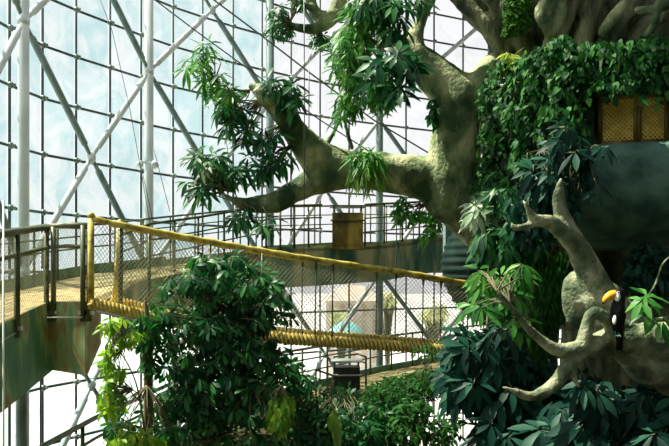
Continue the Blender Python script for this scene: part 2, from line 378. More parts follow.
building('building', 'low cream building with a terracotta roof outside the glass, under the upper walkway', 352, 299, 52, 3.8, 1.0, 6, M['terracotta'], M['cream'])
pp = P(346, 336, 44); r = empty('parasol', Vector((pp.x, pp.y, 0)), 'turquoise parasol outside the glass, above the rope bridge deck', 'parasol')
mb = MB(); mb.tube([(pp.x, pp.y, 0), (pp.x, pp.y, pp.z + 1.0)], .05, 8); mb.build('pole', M['pale_trim'], r)
mb = MB(); mb.tube([(pp.x, pp.y, pp.z - .2), (pp.x, pp.y, pp.z + .35), (pp.x, pp.y, pp.z + .75), (pp.x, pp.y, pp.z + 1.0)], [1.35, 1.1, .6, .04], 12); mb.build('canopy', M['turquoise'], r)
umbrella_plant('yellow_shrub', 'yellow flowering shrub outside the glass behind the turquoise parasol', 'shrub', [(342, 318, 46, 11, 9, .6, 40)], [(342, 394, 46)], .5, .25, L_out, stem=.03)
umbrella_plant('garden_tree', 'yellow-green tree outside the glass, left of the steel V brace', 'tree', [(433, 315, 46, 12, 10, 1, 50)], [(433, 394, 46)], .5, .25, L_out, stem=.05)
umbrella_plant('garden_tree', 'small yellow-green tree outside the glass beside the grey column', 'tree', [(388, 300, 48, 7, 9, .8, 30)], [(388, 388.5, 48)], .5, .25, L_out, stem=.05)

# ------------------------------------------------------------------ walkways
Hr = 1.1
def strip(path, z):  return [Vector((p.x, p.y, p.z + z)) for p in path]
def resample(path, step):
    out = [path[0]]; acc = 0
    for a, b in zip(path, path[1:]):
        L = (b - a).length; t = step - acc
        while t < L: out.append(a.lerp(b, t / L)); t += step
        acc = (acc + L) % step if L + acc >= step else acc + L
    return out
def railing(name, label, top, posts, group=None, rails=(0, .26, .5), r=.025, pr=.028, m=None, below=.0, H=Hr, bracket=False):
    m = m or M['rail']; e = empty(name, top[0] - Vector((0, 0, H)), label, 'railing', group)
    for k, dz in enumerate(rails):
        mb = MB(); mb.tube(strip(top, -dz * H), r * (1.35 if k == 0 else .85), 8); mb.build('handrail' if k == 0 else 'rail', m, e)
    for p in posts:
        mb = MB(); mb.tube([p, p - Vector((0, 0, H + below))], pr, 8); o = mb.build('post', m, e)
    return e
# upper walkway: near edge of the platform at the left, then the far stretch
nearL = [P(-130, 366, 6.9), P(-50, 340, 7.7), P(0, 326, 8.45), P(17, 317, 8.9), P(46, 303.5, 10.2), P(84, 303, 10.0), P(97, 305, 10.3)]
farL = [P(-130, 318, 10.5), P(-50, 303, 11.4), P(18, 290, 12.6), P(55, 281, 14.2), P(90, 274, 15.6), P(115, 271.5, 15.9), P(165, 266, 16.1)]
nearR = [P(97, 305, 10.3), P(112, 292, 12.2), P(150, 282, 13.4), P(200, 272, 14.8), P(240, 262, 15.8), P(266, 250, 16.6), P(330, 247.5, 17.2), P(380, 246, 18.2), P(440, 239, 20), P(500, 236, 21)]
farR = [P(90, 274, 15.6), P(115, 271.5, 15.9), P(165, 266, 16.1), P(200, 261.5, 16.6), P(240, 257, 17.3), P(266, 251.5, 18.2), P(330, 248, 19), P(380, 247, 20), P(440, 241, 22), P(500, 238, 23)]
r = empty('upper_walkway', nearL[4], 'raised walkway with a sandy deck and rust-streaked green side panels, curving behind the rope bridge', 'walkway')
def slab(name, A, B, t, m, par):
    mb = MB(); n = len(A); vs = [tuple(p) for p in A] + [tuple(p) for p in B] + [tuple(p - Vector((0, 0, t))) for p in A] + [tuple(p - Vector((0, 0, t))) for p in B]
    fs = []
    for i in range(n - 1):
        fs += [(i, i + 1, n + i + 1, n + i), (2 * n + i, 3 * n + i, 3 * n + i + 1, 2 * n + i + 1), (i, 2 * n + i, 2 * n + i + 1, i + 1), (n + i, n + i + 1, 3 * n + i + 1, 3 * n + i)]
    fs += [(0, n, 3 * n, 2 * n), (n - 1, 3 * n - 1, 4 * n - 1, 2 * n - 1)]
    mb.add(vs, fs); return mb.build(name, m, par, False)
slab('deck', nearL, farL, .08, M['deck'], r)
slab('deck', nearR, farR, .08, M['deck'], r)
def panel(name, top, bot, th, m, par):
    """solid side panel between a top and a bottom line, th thick away from the viewer"""
    mb = MB(); n = len(top); back = Vector((0, th, 0))
    vs = list(top) + list(bot) + [p + back for p in top] + [p + back for p in bot]; fs = []
    for i in range(n - 1):
        fs += [(i, n + i, n + i + 1, i + 1), (2 * n + i, 2 * n + i + 1, 3 * n + i + 1, 3 * n + i), (i, i + 1, 2 * n + i + 1, 2 * n + i), (n + i, 3 * n + i, 3 * n + i + 1, n + i + 1)]
    fs += [(0, 2 * n, 3 * n, n), (n - 1, 2 * n - 1, 4 * n - 1, 3 * n - 1)]
    mb.add(vs, fs); return mb.build(name, m, par, False)
tp = [P(-130, 364, 6.88), P(-50, 338, 7.68), P(0, 323.5, 8.4), P(17, 315, 8.85), P(47, 301.5, 10.15), P(85, 301.5, 9.95)]
bt = [P(-130, 505, 6.88), P(-50, 448, 7.68), P(4, 409, 8.4), P(22, 394, 8.85), P(51, 370, 10.15), P(85, 375.5, 9.95)]
panel('side_panel', tp, bt, .12, M['camo'], r)
panel('side_panel', [P(85, 301.5, 9.95), P(98.5, 305, 10.35)], [P(85, 375.5, 9.95), P(98.5, 344, 10.35)], .12, M['camo'], r)
# underside of the platform closes the box towards the far edge
mb = MB(); mb.add([bt[4] + Vector((0, .1, 0)), bt[5] + Vector((0, .1, 0)), P(98, 345, 10.4), farL[4] - Vector((0, 0, .7)), farL[3] - Vector((0, 0, .7)), farL[2] - Vector((0, 0, .75)), bt[3] + Vector((0, .1, 0))], [(0, 1, 2, 3, 4), (0, 4, 5, 6)])
mb.build('soffit', M['camo_dark'], r, False)
panel('side_panel', strip(nearR[1:], .06), strip(nearR[1:], -.92), .1, M['camo_dark'], r)
panel('kerb', strip(farL, .22), strip(farL, -.2), .12, M['kerb'], r)
panel('kerb', strip(farR[1:], .15), strip(farR[1:], -.35), .12, M['kerb'], r)
# railings
nl = [p + Vector((0, -.06, Hr)) for p in nearL[:6]]
nl[-1] = P(90, 225, 10.0)
pz = [P(-50, 340, 7.62), P(17, 317, 8.8), P(46.5, 303.5, 10.1), P(53.5, 303, 10.1), P(83, 303, 9.9), P(89, 303, 9.9)]
e = railing('near_railing', 'thick olive railing along the near left edge of the sandy platform', [P(-130, 262, 6.85), P(-50, 243, 7.65), P(0, 234.5, 8.4), P(17, 231.5, 8.8), P(46, 227, 10.1), P(66, 225.5, 10.05), P(89, 226, 9.9)],
            [p + Vector((0, 0, Hr)) for p in pz], None, (0, .27), .036, .040, M['rail'], .26)
for p in pz[1:]:
    mb = MB(); mb.box(p + Vector((0, -.0, -.14)), (.13, .06, .05)); mb.build('bracket', M['pale_trim'], e, False)
nt_t = [P(-50, 243, 7.65), P(0, 234.5, 8.4), P(17, 231.5, 8.8), P(46, 227, 10.1), P(89, 226, 9.9)]; nt_b = [P(-50, 340, 7.62), P(0, 327, 8.35), P(17, 318, 8.8), P(46, 304.5, 10.1), P(89, 304, 9.9)]
mb = MB(); nseg = 4; NN = 68
def npt(u, v):
    s_ = min(max(u, 0), .9999) * nseg; i = int(s_); f = s_ - i; return nt_b[i].lerp(nt_b[i + 1], f).lerp(nt_t[i].lerp(nt_t[i + 1], f), v)
for sg in (1, -1):
    for k in range(-16, NN + 16):
        pts = [npt(k / NN + sg * .22 * j / 6, j / 6) for j in range(7) if 0 <= k / NN + sg * .22 * j / 6 <= 1]
        if len(pts) > 1: mb.tube(pts, .0022, 3, False)
mb.build('net', M['net'], e)
mb = MB(); bs = [p + Vector((0, -.06, -.20)) for p in (P(0, 326, 8.4), P(17, 317, 8.8), P(46, 303.5, 10.1), P(84, 303, 9.9))]; mb.tube(bs, .012, 6); mb.build('rail', M['pale_trim'], e)
fl = strip(farL[:6], Hr)
railing('far_railing', 'olive railing along the glass-side edge of the sandy platform at the left', fl, [p for p in resample(fl, 1.05)], None, (0, .22, .45), .022, .026)
fr = [P(115, 222.5, 15.8), P(165, 217, 16.0), P(205, 213, 16.6), P(240, 209.5, 17.2), P(270, 207, 18.2), P(330, 206, 19), P(380, 206, 20), P(440, 207, 22), P(500, 207, 23)]
railing('far_railing', 'dark railing of the upper walkway on its glass side, seen through the bridge net', fr, resample(fr, .62), None, (0, .22, .45), .017, .019)
nr = [P(266, 206.5, 16.55), P(300, 205.5, 16.9), P(322, 205, 17.1)]
railing('near_railing', 'dark railing of the upper walkway left of the bronze cabinet', nr, resample(nr, .36), None, (0, .30, .56), .022, .024, None, 0, 1.02)
nr = [P(365, 204.5, 17.6), P(400, 203, 18.6), P(440, 200.5, 19.9), P(470, 200, 20.4)]
railing('near_railing', 'dark railing of the upper walkway right of the bronze cabinet', nr, resample(nr, .75), None, (0, .33, .66), .022, .026, None, 0, 1.05)
nr = [P(122, 235, 12.6), P(150, 224, 13.35), P(200, 217, 14.8), P(240, 210, 15.8), P(262, 207, 16.4)]
railing('near_railing', 'olive railing of the upper walkway on its near side, behind the bridge net', nr, resample(nr, .8), None, (0, .3, .6), .02, .024, None, 0, 1.02)

def cabinet(px, d, top, w, h, dep, m, label, parts):
    c = P(px, top, d); r = empty('cabinet', c - Vector((0, 0, h)), label, 'cabinet')
    x, y, z = c
    mb = MB(); mb.box((x, y, z - h / 2 - .03), (w, dep, h - .06)); mb.build('body', m, r, False)
    mb = MB(); mb.box((x, y - .04, z + .10), (w + .12, dep + .1, .03)); mb.build('top', M['pale_trim'] if parts else M['rail'], r, False)
    for s in (-1, 1): mb = MB(); mb.box((x + s * (w / 2 - .04), y, z + .03), (.04, dep - .05, .12)); mb.build('support', M['rail'], r, False)
    mb = MB(); mb.box((x, y - dep / 2 - .03, z - .25), (w + .08, .10, .035)); mb.build('ledge', M['pale_trim'] if parts else M['rail'], r, False)
    mb = MB(); mb.box((x, y - dep / 2 - .012, z - .32 - (h - .4) / 2), (w * .86, .02, h - .46)); dd = mb.build('door', m, r, False)
    mb = MB(); mb.box((x + w * .34, y - dep / 2 - .04, z - h * .55), (.02, .03, .12)); mb.build('handle', M['clamp'], dd, False)
cabinet(347.5, 17.0, 211, .74, .94, .5, M['box_wood'], 'bronze-coloured cabinet standing at the upper walkway railing below the big branch', 0)
cabinet(346.5, 18.6, 364, .70, .95, .55, M['box_dark'], 'black cabinet with pale top and ledge standing on the lower walkway', 1)

# lower walkway
lo = [(-60, 520), (45, 445), (95, 418), (190, 375), (285, 352), (379, 337), (473, 326), (520, 321)]
def lowpt(px, py, z=-2.04): d = -z * F / (py - HY); return P(px, py, d)
ltop = [lowpt(*a) for a in lo]
lfar = strip(ltop, -Hr); lnear = []
for i, p in enumerate(lfar):
    a = lfar[max(i - 1, 0)]; b = lfar[min(i + 1, len(lfar) - 1)]; t = (b - a).normalized(); lnear.append(p + Vector((t.y, -t.x, 0)) * 1.5)
r = empty('lower_walkway', lnear[3], 'lower walkway with a tan deck below the rope bridge, running left to right', 'walkway')
slab('deck', lnear, lfar, .1, M['deck'], r)
panel('side_panel', strip(lnear, .08), strip(lnear, -.62), .1, M['camo_dark'], r)
panel('kerb', strip(lfar, .18), strip(lfar, -.3), .1, M['kerb'], r)
railing('far_railing', 'dark railing along the far edge of the lower walkway', ltop, resample(ltop, 1.2), None, (0, .26, .55), .026, .028)
nr = [P(240, 372, 16.4), P(303, 371.5, 17.0), P(317, 369, 16.2), P(318, 369, 16.2), P(333, 373, 17.4)]
railing('cabinet_railing', 'black railing corner left of the black cabinet on the lower walkway', [P(317, 370, 16.2), P(334, 376, 17.8)], [P(316, 370, 16.2), P(320, 371, 16.5), P(327, 373, 17.0), P(333, 376, 17.8)], None, (0, .18), .02, .022)
railing('cabinet_railing', 'black railing post and rail right of the black cabinet on the lower walkway', [P(334, 357, 19.6), P(358, 354, 19.2), P(366, 357, 18.4)], [P(366, 357, 18.4), P(334, 357, 19.6)], None, (0, .15), .02, .026)

# support of the platform
a = P(21.5, 392, 11.0); r = empty('support_column', Vector((a.x, a.y, 0)), 'grey-green round post holding up the rust-streaked platform at the far left', 'column')
mb = MB(); mb.tube([Vector((a.x, a.y, 0)), a, a + Vector((0, 0, .5))], .088, 14); mb.build('shaft', M['brace'], r)
mb = MB(); mb.tube([Vector((a.x, a.y, 0)), Vector((a.x, a.y, .04))], .2, 14); mb.build('base_plate', M['brace'], r)
# ------------------------------------------------------------------ rope bridge
def lerp_tab(t, px): return [float(np.interp(px, [q[0] for q in t], [q[j] for q in t])) for j in (1, 2)]
topT = [(91, 218, 9.4), (109, 222.5, 9.5), (180, 236, 9.9), (250, 248.5, 10.25), (300, 257, 10.5), (350, 264.5, 10.8), (400, 271.5, 11.05), (440, 278.5, 11.3), (490, 287, 11.6)]
botT = [(91, 303.5, 9.4), (97, 305, 9.45), (150, 317, 9.75), (200, 327, 10.0), (250, 335, 10.25), (290, 339, 10.45), (380, 345, 10.95), (460, 351, 11.4), (490, 353, 11.6)]
XS = list(np.linspace(91, 490, 58))
br = empty('rope_bridge', P(91, 303.5, 9.4), 'yellow rope bridge with mesh sides sloping down from the left platform to the giant tree', 'bridge')
for side, off in ((0, 0), (1, .85)):
    top = [P(x, *lerp_tab(topT, x)) + Vector((0, off, 0 if side == 0 else 0)) for x in XS]
    bot = [P(x, *lerp_tab(botT, x)) + Vector((0, off, 0)) for x in XS]
    if side: top = [p - Vector((0, 0, .02)) for p in top]
    mb = MB(); mb.tube(top, [.042 + .006 * math.sin(i * 1.9) for i in range(len(top))], 10); mb.build('handrail', M['yellow'], br)
    # net: crossed diagonal wires
    mb = MB(); nn = 100; K = 12
    def pt(u, v): # u along 0..1
        s = u * (len(top) - 1); i = min(int(s), len(top) - 2); f = s - i
        a_ = top[i].lerp(top[i + 1], f); b_ = bot[i].lerp(bot[i + 1], f); return b_.lerp(a_, v)
    du = .9 / 5.6 
    for s_ in (1, -1):
        for k in range(-18, nn + 18):
            u0 = k / nn; pts = []
            for j in range(7):
                v = j / 6; u = u0 + s_ * du * v
                if 0 <= u <= 1: pts.append(pt(u, v))
            if len(pts) > 1: mb.tube(pts, .0038, 3, False)
    mb.build('net', M['net'], br)
    # rope-wrapped edge of the deck
    mb = MB(); core = spline([(p, .055) for p in bot], 4); mb.tube([c for c, _ in core], .058, 10); mb.build('deck_edge', M['twig'], br)
    mb = MB()
    tot = len(core) - 1
    for strand in range(2):
        pts = []
        for i in range(tot * 5):
            s = i / 5; j = int(s); c = core[j][0].lerp(core[min(j + 1, tot)][0], s - j); an = i * .27 + strand * math.pi
            pts.append(c + Vector((0, math.cos(an) * .068, math.sin(an) * .068)))
        mb.tube(pts, .027, 6)
    mb.build('lashing', M['rope'], br)
    # posts
    yp = [(91, .043, 'y')] if side == 0 else [(112, .038, 'y')]
    for x, rr, _ in yp:
        t_ = P(x, *lerp_tab(topT, x)) + Vector((0, off * .4, 0)); b_ = P(x - (0 if side == 0 else 5), *lerp_tab(botT, x)) + Vector((0, off * .4, 0))
        mb = MB(); mb.tube([b_, t_ + Vector((0, 0, .02))], rr, 10); mb.ball(t_ + Vector((0, 0, .03)), rr * 1.25, 10, 6); mb.build('end_post', M['yellow'], br)
    for x in ((119, 148, 209, 262) if side == 0 else ()):
        mb = MB(); mb.tube([P(x, *lerp_tab(topT, x)) + Vector((0, .07, -.03)), P(x, *lerp_tab(botT, x)) + Vector((0, .07, 0))], .036 if x < 130 else .022, 8); mb.build('side_post', M['rail'], br)
    for x in ((316, 333, 396, 441, 468) if side == 0 else (300, 380, 430)):
        mb = MB(); mb.tube([P(x, *lerp_tab(topT, x)) + Vector((0, off, 0)), P(x - 1, *lerp_tab(botT, x)) + Vector((0, off, 0))], .011, 6); mb.ball(P(x, *lerp_tab(topT, x)) + Vector((0, off, -.06)), (.025, .025, .11), 8, 6); mb.ball(P(x - 1, *lerp_tab(botT, x)) + Vector((0, off, .0)), (.07, .085, .085), 8, 6); mb.build('side_rope', M['rail'], br)
slab('deck', [P(x, *lerp_tab(botT, x)) - Vector((0, 0, .0)) for x in XS], [P(x, *lerp_tab(botT, x)) + Vector((0, .85, 0)) for x in XS], .04, M['rope'], br)
mb = MB(); mb.tube([P(96, 311, 9.4), P(130, 318.5, 9.6), P(180, 327.5, 9.9)], .022, 8); mb.build('edge_pipe', M['pale_trim'], br)

# cables
def cable(label, pts, r=.012, m=None):
    pts = [P(*p) for p in pts]; mb = MB(); mb.tube(pts, r, 6); o = mb.build('cable', m or M['wire'], None); tag(o, label, 'cable')
cable('dark slanting cable from the top edge down past the branch tip towards the big fork', [(205, -8, 14), (214, 0, 14), (262, 36, 14.3), (310, 73, 14.6), (375, 121, 15), (432, 155, 15.5)], .017)
cable('second slanting cable, lower and to the left, passing behind the leafy branch tip', [(150, -6, 14), (155, 0, 14), (200, 34, 14.3), (262, 79, 14.8), (320, 120, 15.2), (372, 153, 15.8)], .014)
cable('thin cable hanging straight down in front of the arching branch to the bridge rail', [(304, -6, 11), (304.5, 100, 11), (304, 257, 10.6)], .008)
cable('thin grey cable crossing the glass beside the second column from the left', [(98, -6, 14), (112, 30, 14), (130, 110, 14), (141, 170, 14), (150, 224, 14)], .007)
cable('white cable hanging at the left edge in front of the platform', [(3.5, 200, 7.5), (3.5, 446, 7.5), (3.6, 520, 7.5)], .011, M['whitewire'])
cable('dark rod hanging below the platform at the left', [(40.5, 352, 9.9), (40.6, 446, 9.9), (40.6, 500, 9.9)], .013)
cable('thin cable from the pair of lamps down to the walkway railing', [(143, 175, 14.6), (153, 222, 14.6)], .008)
cable('thin cable right of the second column, slanting to the railing', [(154, 150, 15), (170, 212, 15)], .008)
cable('thin vertical cable in front of the glass, right of the pale column', [(309, 70, 13), (309, 128, 13)], .010)
cable('thin cable hanging between the strap-leaved tuft and the bridge', [(397, 200, 12), (396, 272, 11.2)], .009)
cable('thin cable hanging right of the forked limb to the bridge', [(467, 160, 12), (468, 283, 11.6)], .010)
cable('long thin cable beside the two lamps reaching the left walkway', [(222, 110, 12.5), (236, 210, 12.5)], .007)

# ------------------------------------------------------------------ giant tree
def fused(name, limbs, m, parent, vox=.05, rough=.05, fscale=1.6, k=6, sides=14, extra=None):
    mb = MB()
    for l in limbs:
        s = spline([(P(a[0], a[1], a[2]), a[3]) for a in l], k); mb.tube([c for c, _ in s], [q for _, q in s], sides)
        for c, q in (s[0], s[-1]): mb.ball(c, q * .98, sides, 8)
    if extra:
        for c, rr in extra: mb.ball(c, rr, 16, 12)
    me = bpy.data.meshes.new('tmp'); me.from_pydata(mb.v, [], mb.f); ob = bpy.data.objects.new('tmp', me); COL.objects.link(ob)
    md = ob.modifiers.new('r', 'REMESH'); md.mode = 'VOXEL'; md.voxel_size = vox; md.adaptivity = 0
    s2 = ob.modifiers.new('s', 'SMOOTH'); s2.factor = .5; s2.iterations = 4
    dg = bpy.context.evaluated_depsgraph_get(); m2 = bpy.data.meshes.new_from_object(ob.evaluated_get(dg)); bpy.data.objects.remove(ob)
    m2.name = name
    n = len(m2.vertices); co = np.zeros(n * 3); no = np.zeros(n * 3); m2.vertices.foreach_get('co', co); m2.vertex_normals.foreach_get('vector', no)
    co = co.reshape(-1, 3); no = no.reshape(-1, 3)
    for i in range(n):
        c = Vector(co[i]) * fscale
        h = noise.fractal(c, 1.0, 2.0, 4) + .5 * noise.noise(Vector((c.x * 3, c.y * 3, c.z * .5)))
        co[i] += no[i] * h * rough
    m2.vertices.foreach_set('co', co.ravel()); m2.update()
    return link(name, m2, m, parent)
tr = empty('giant_tree', P(600, 446, 13), 'giant sculpted tree with grey-green bark carrying the round tree house', 'tree')
# trunk and the crown forks above the tree house
fused('trunk', [
    [(640, 700, 13.6, 1.9), (630, 446, 13.6, 1.45), (625, 330, 13.4, 1.15), (615, 200, 13.2, 1.25), (600, 70, 13, 1.3), (590, 0, 13, 1.5), (585, -80, 13, 1.7)],
    [(588, 88, 12.6, 1.0), (540, 30, 12.4, .92), (498, -12, 12.4, .72), (440, -70, 12.4, .6)],
    [(600, 60, 12.2, .8), (575, 20, 11.8, .55), (560, -40, 11.6, .6)],
    [(620, 70, 12.2, .7), (625, 20, 11.9, .5), (640, -50, 11.8, .6)],
    [(625, 60, 12.4, .8), (660, 18, 12.3, .55), (720, -18, 12.3, .6)]], M['bark_dark'], tr, .075, .08, 1.4)
fused('rib', [
    [(548, 72, 11.6, .20), (556, 40, 11.3, .17), (566, 15, 11.2, .16), (580, -20, 11.3, .2)],
    [(575, 70, 11.4, .16), (583, 40, 11.2, .16), (592, 12, 11.2, .15), (606, -20, 11.3, .16)],
    [(600, 70, 11.4, .14), (606, 44, 11.2, .15), (618, 22, 11.2, .14), (640, -6, 11.3, .16)],
    [(625, 72, 11.4, .16), (632, 44, 11.3, .15), (645, 26, 11.3, .15), (675, 4, 11.3, .16)],
    [(535, 70, 11.7, .2), (522, 38, 11.6, .16), (500, 8, 11.6, .14), (470, -25, 11.7, .14)],
    [(505, 52, 11.8, .14), (488, 26, 11.75, .14), (462, 2, 11.8, .12), (440, -20, 11.8, .1)]], M['bark_dark'], tr, .035, .03, 3)
fused('branch', [
    [(552, 34, 11.1, .10), (545, 22, 11.0, .12), (541, 10, 11.0, .11), (550, -3, 11.0, .1), (548, -20, 11, .1)],
    [(550, 8, 11.0, .09), (560, 0, 11, .09), (575, -12, 11, .09)],
    [(556, 26, 11.1, .09), (562, 12, 11.0, .08), (560, -6, 11, .07)]], M['bark'], tr, .03, .02, 4)
fused('branch', [
    [(603, 32, 10.9, .08), (612, 18, 10.9, .09), (622, 6, 10.9, .08), (632, -8, 10.9, .08)],
    [(638, 10, 10.6, .06), (652, 10, 10.6, .07), (663, 7, 10.6, .07), (690, -4, 10.6, .08)],
    [(655, 9, 10.6, .06), (655, 22, 10.6, .07), (648, 34, 10.7, .07)],
    [(660, -4, 10.6, .05), (658, 6, 10.6, .06)]], M['bark'], tr, .03, .015, 4)
# the left limb: arch, fork and upward arms
fused('limb', [
    [(560, 300, 13.2, .6), (500, 243, 12.8, .50), (468, 207, 12.5, .50), (428, 181, 12.3, .40), (385, 172, 12.2, .33), (345, 168, 12.1, .34), (318, 158, 12.0, .32), (298, 136, 11.7, .25), (286, 120, 11.5, .19), (274, 104, 11.35, .15), (262, 92, 11.2, .12), (251, 86, 11.2, .06)],
    [(350, 174, 12.1, .28), (320, 180, 12.0, .24), (298, 190, 11.8, .20), (278, 201, 11.6, .18), (256, 204, 11.5, .145), (242, 204, 11.4, .10), (228, 197, 11.3, .05), (220, 190, 11.3, .03)],
    [(450, 196, 12.3, .50), (453, 168, 12.2, .48), (457, 135, 12.1, .43), (461, 108, 12.0, .40), (452, 90, 12.0, .40), (434, 74, 12.0, .33), (419, 58, 11.9, .26), (414, 42, 11.9, .16), (420, 22, 11.9, .11), (430, -4, 11.8, .10), (436, -25, 11.8, .1)],
    [(428, 70, 12, .24), (408, 56, 11.9, .18), (395, 48, 11.7, .11), (382, 45, 11.6, .08), (372, 41, 11.5, .05)],
    [(461, 112, 12.0, .38), (472, 92, 12.0, .30), (486, 76, 12.0, .25), (500, 64, 12.2, .25), (520, 62, 12.4, .25)],
    [(418, 54, 11.9, .14), (408, 46, 11.9, .12), (401, 44, 11.8, .10)]], M['bark'], tr, .05, .035, 2.0)
for tw in ([
    [(262, 204, 11.5, .03), (280, 200, 11.5, .035), (298, 188, 11.6, .03)],
    [(300, 140, 11.7, .05), (284, 152, 11.6, .04), (274, 172, 11.5, .03)],
    [(352, 148, 12, .04), (348, 135, 12, .035), (345, 120, 12, .02)],
    [(322, 150, 12, .07), (333, 134, 11.9, .035), (340, 120, 11.8, .025), (352, 108, 11.7, .018)]]): fused('twig', [tw], M['bark'], tr, .018, .004, 4)
# curved branch coming in at the top
fused('branch', [
    [(346, -30, 11.5, .13), (341, -5, 11.5, .13), (334, 14, 11.5, .125), (325, 24, 11.4, .11), (312, 29, 11.3, .08), (296, 27, 11.2, .07), (282, 22, 11.1, .03)],
    [(338, 14, 11.5, .12), (322, 18, 11.4, .12), (313, 8, 11.4, .10), (309, -8, 11.4, .09), (300, -14, 11.4, .07), (280, -20, 11.3, .05)],
    [(312, 8, 11.3, .07), (298, 2, 11.2, .05), (288, -3, 11.1, .03)],
    [(372, 45, 11.5, .05), (366, 60, 11.4, .05), (360, 80, 11.4, .03)],
    [(380, -20, 11.3, .08), (378, 20, 11.3, .07), (382, 40, 11.4, .06), (385, 48, 11.5, .08)]], M['bark'], tr, .025, .012, 4)
# right foreground branches where the toucan sits
fused('limb', [
    [(760, 372, 8.6, .36), (700, 352, 8.2, .34), (660, 348, 7.9, .30), (632, 340, 7.7, .18), (608, 338, 7.6, .10), (594, 341, 7.55, .08), (582, 346, 7.45, .08), (572, 350, 7.4, .085), (555, 349, 7.35, .075), (541, 340, 7.3, .055), (530, 330, 7.25, .045), (520, 318, 7.2, .035), (508, 303, 7.1, .026), (497, 291, 7.0, .018)],
    [(582, 345, 7.45, .08), (586, 332, 7.45, .072), (588, 320, 7.45, .068), (593, 313, 7.45, .065), (602, 315, 7.5, .070), (611, 323, 7.6, .085), (628, 332, 7.7, .13)],
    [(604, 340, 7.55, .09), (580, 355, 7.45, .08), (566, 368, 7.4, .08), (555, 384, 7.35, .075), (542, 393, 7.3, .07), (529, 396, 7.25, .055), (517, 392, 7.2, .035), (503, 387, 7.15, .015)],
    [(572, 352, 7.4, .06), (573, 365, 7.38, .045), (574, 377, 7.35, .035), (579, 387, 7.3, .015)],
    [(590, 350, 7.55, .08), (616, 347, 7.7, .11), (650, 362, 7.9, .28), (690, 378, 8.2, .3)]], M['bark_pale'], tr, .022, .012, 5)
fused('limb', [
    [(640, 350, 8.6, .3), (612, 318, 8.4, .30), (598, 292, 8.3, .20), (588, 268, 8.25, .155), (578, 248, 8.2, .135), (567, 228, 8.15, .115), (560, 208, 8.1, .085), (559, 194, 8.05, .065), (561, 180, 8.0, .03)],
    [(580, 252, 8.2, .11), (566, 234, 8.1, .12), (551, 223, 8.0, .085), (537, 220, 7.9, .065), (531, 215, 7.85, .05), (527, 206, 7.8, .03), (523, 201, 7.8, .02)],
    [(538, 221, 7.9, .05), (527, 226, 7.85, .045), (516, 228, 7.8, .035), (511, 224, 7.8, .02)]], M['bark_pale'], tr, .025, .012, 5,
    extra=[(P(576, 300, 8.45), (.17, .16, .36)), (P(601, 298, 8.3), (.24, .22, .22)), (P(612, 304, 8.3), (.18, .2, .2)), (P(572, 290, 8.45), (.12, .12, .2))])
# hanging air roots between bridge and trunk
ar = empty('air_roots', P(505, 150, 12.2), 'brown hanging air roots left of the trunk, behind the umbrella leaves', 'roots')
mb = MB()
for i in range(46):
    x = rng.uniform(486, 560) ; y0 = rng.uniform(150, 200); y1 = rng.uniform(300, 520); d = rng.uniform(11.6, 12.6)
    pts = [P(x + rng.normal() * 1.6, y0 + (y1 - y0) * t, d + rng.normal() * .05) for t in np.linspace(0, 1, 7)]
    mb.tube(pts, rng.uniform(.01, .045), 6)
mb.build('root_strand', M['bark_dark'], ar)

# ------------------------------------------------------------------ tree house
pc = P(617, 145, 11.2); pc.z = EYE + 1.68; R0 = 2.12
th = empty('tree_house', pc - Vector((0, 0, 1.7)), 'round tree house with a dark teal bowl base and golden wicker windows', 'tree house')
def lathe(prof, c, n=64, a0=0, a1=2 * math.pi):
    mb = MB(); full = abs(a1 - a0 - 2 * math.pi) < 1e-6; m_ = n if full else n + 1
    vs = [(c.x + r_ * math.cos(a0 + (a1 - a0) * k / n), c.y + r_ * math.sin(a0 + (a1 - a0) * k / n), c.z + z_) for r_, z_ in prof for k in range(m_)]
    fs = []
    for i in range(len(prof) - 1):
        for k in range(n):
            k2 = (k + 1) % m_ if full else k + 1
            fs.append((i * m_ + k, (i + 1) * m_ + k, (i + 1) * m_ + k2, i * m_ + k2))
    mb.add(vs, fs); return mb
prof = [(R0 - .2, .02), (R0 - .06, .03), (R0, -.02), (R0 + .03, -.2), (R0 * 1.0, -.5), (R0 * .93, -.78), (R0 * .78, -1.02), (R0 * .58, -1.2), (R0 * .32, -1.30), (.05, -1.34)]
lathe(prof, pc).build('bowl', M['bowl'], th)
lathe([(R0 - .25, 0), (R0 - .25, .12), (R0 - .25, .13)], pc).build('sill', M['rail'], th)
# hut wall with window openings: wall pieces between angles
def ang(px):
    """angle on the hut's wall seen at that px"""
    best = None
    for k in range(1800):
        a = math.pi + math.pi * k / 1800; x = pc.x + (R0 - .2) * math.cos(a); y = pc.y + (R0 - .2) * math.sin(a)
        q = x / y * F + CX
        if best is None or abs(q - px) < best[0]: best = (abs(q - px), a)
    return best[1]
A1, A2, A3, A4 = ang(596), ang(637), ang(638), ang(668)
zt = (272 - 93) / F * 9.3 + EYE - pc.z
wr = R0 - .2
lathe([(wr, 0), (wr, 1.15)], pc, 40, math.pi * .9, ang(594)).build('hut_wall', M['dark_wall'], th)
lathe([(wr, zt), (wr, 1.15)], pc, 30, ang(594), ang(725)).build('hut_wall', M['dark_wall'], th)
lathe([(wr, 0), (wr, 1.15)], pc, 40, ang(720), 2 * math.pi + math.pi * .1).build('hut_wall', M['bowl'], th)
lathe([(wr, 1.12), (wr + .12, 1.12), (wr * .7, 1.22), (.1, 1.25)], pc, 48).build('hut_roof', M['bark_dark'], th)
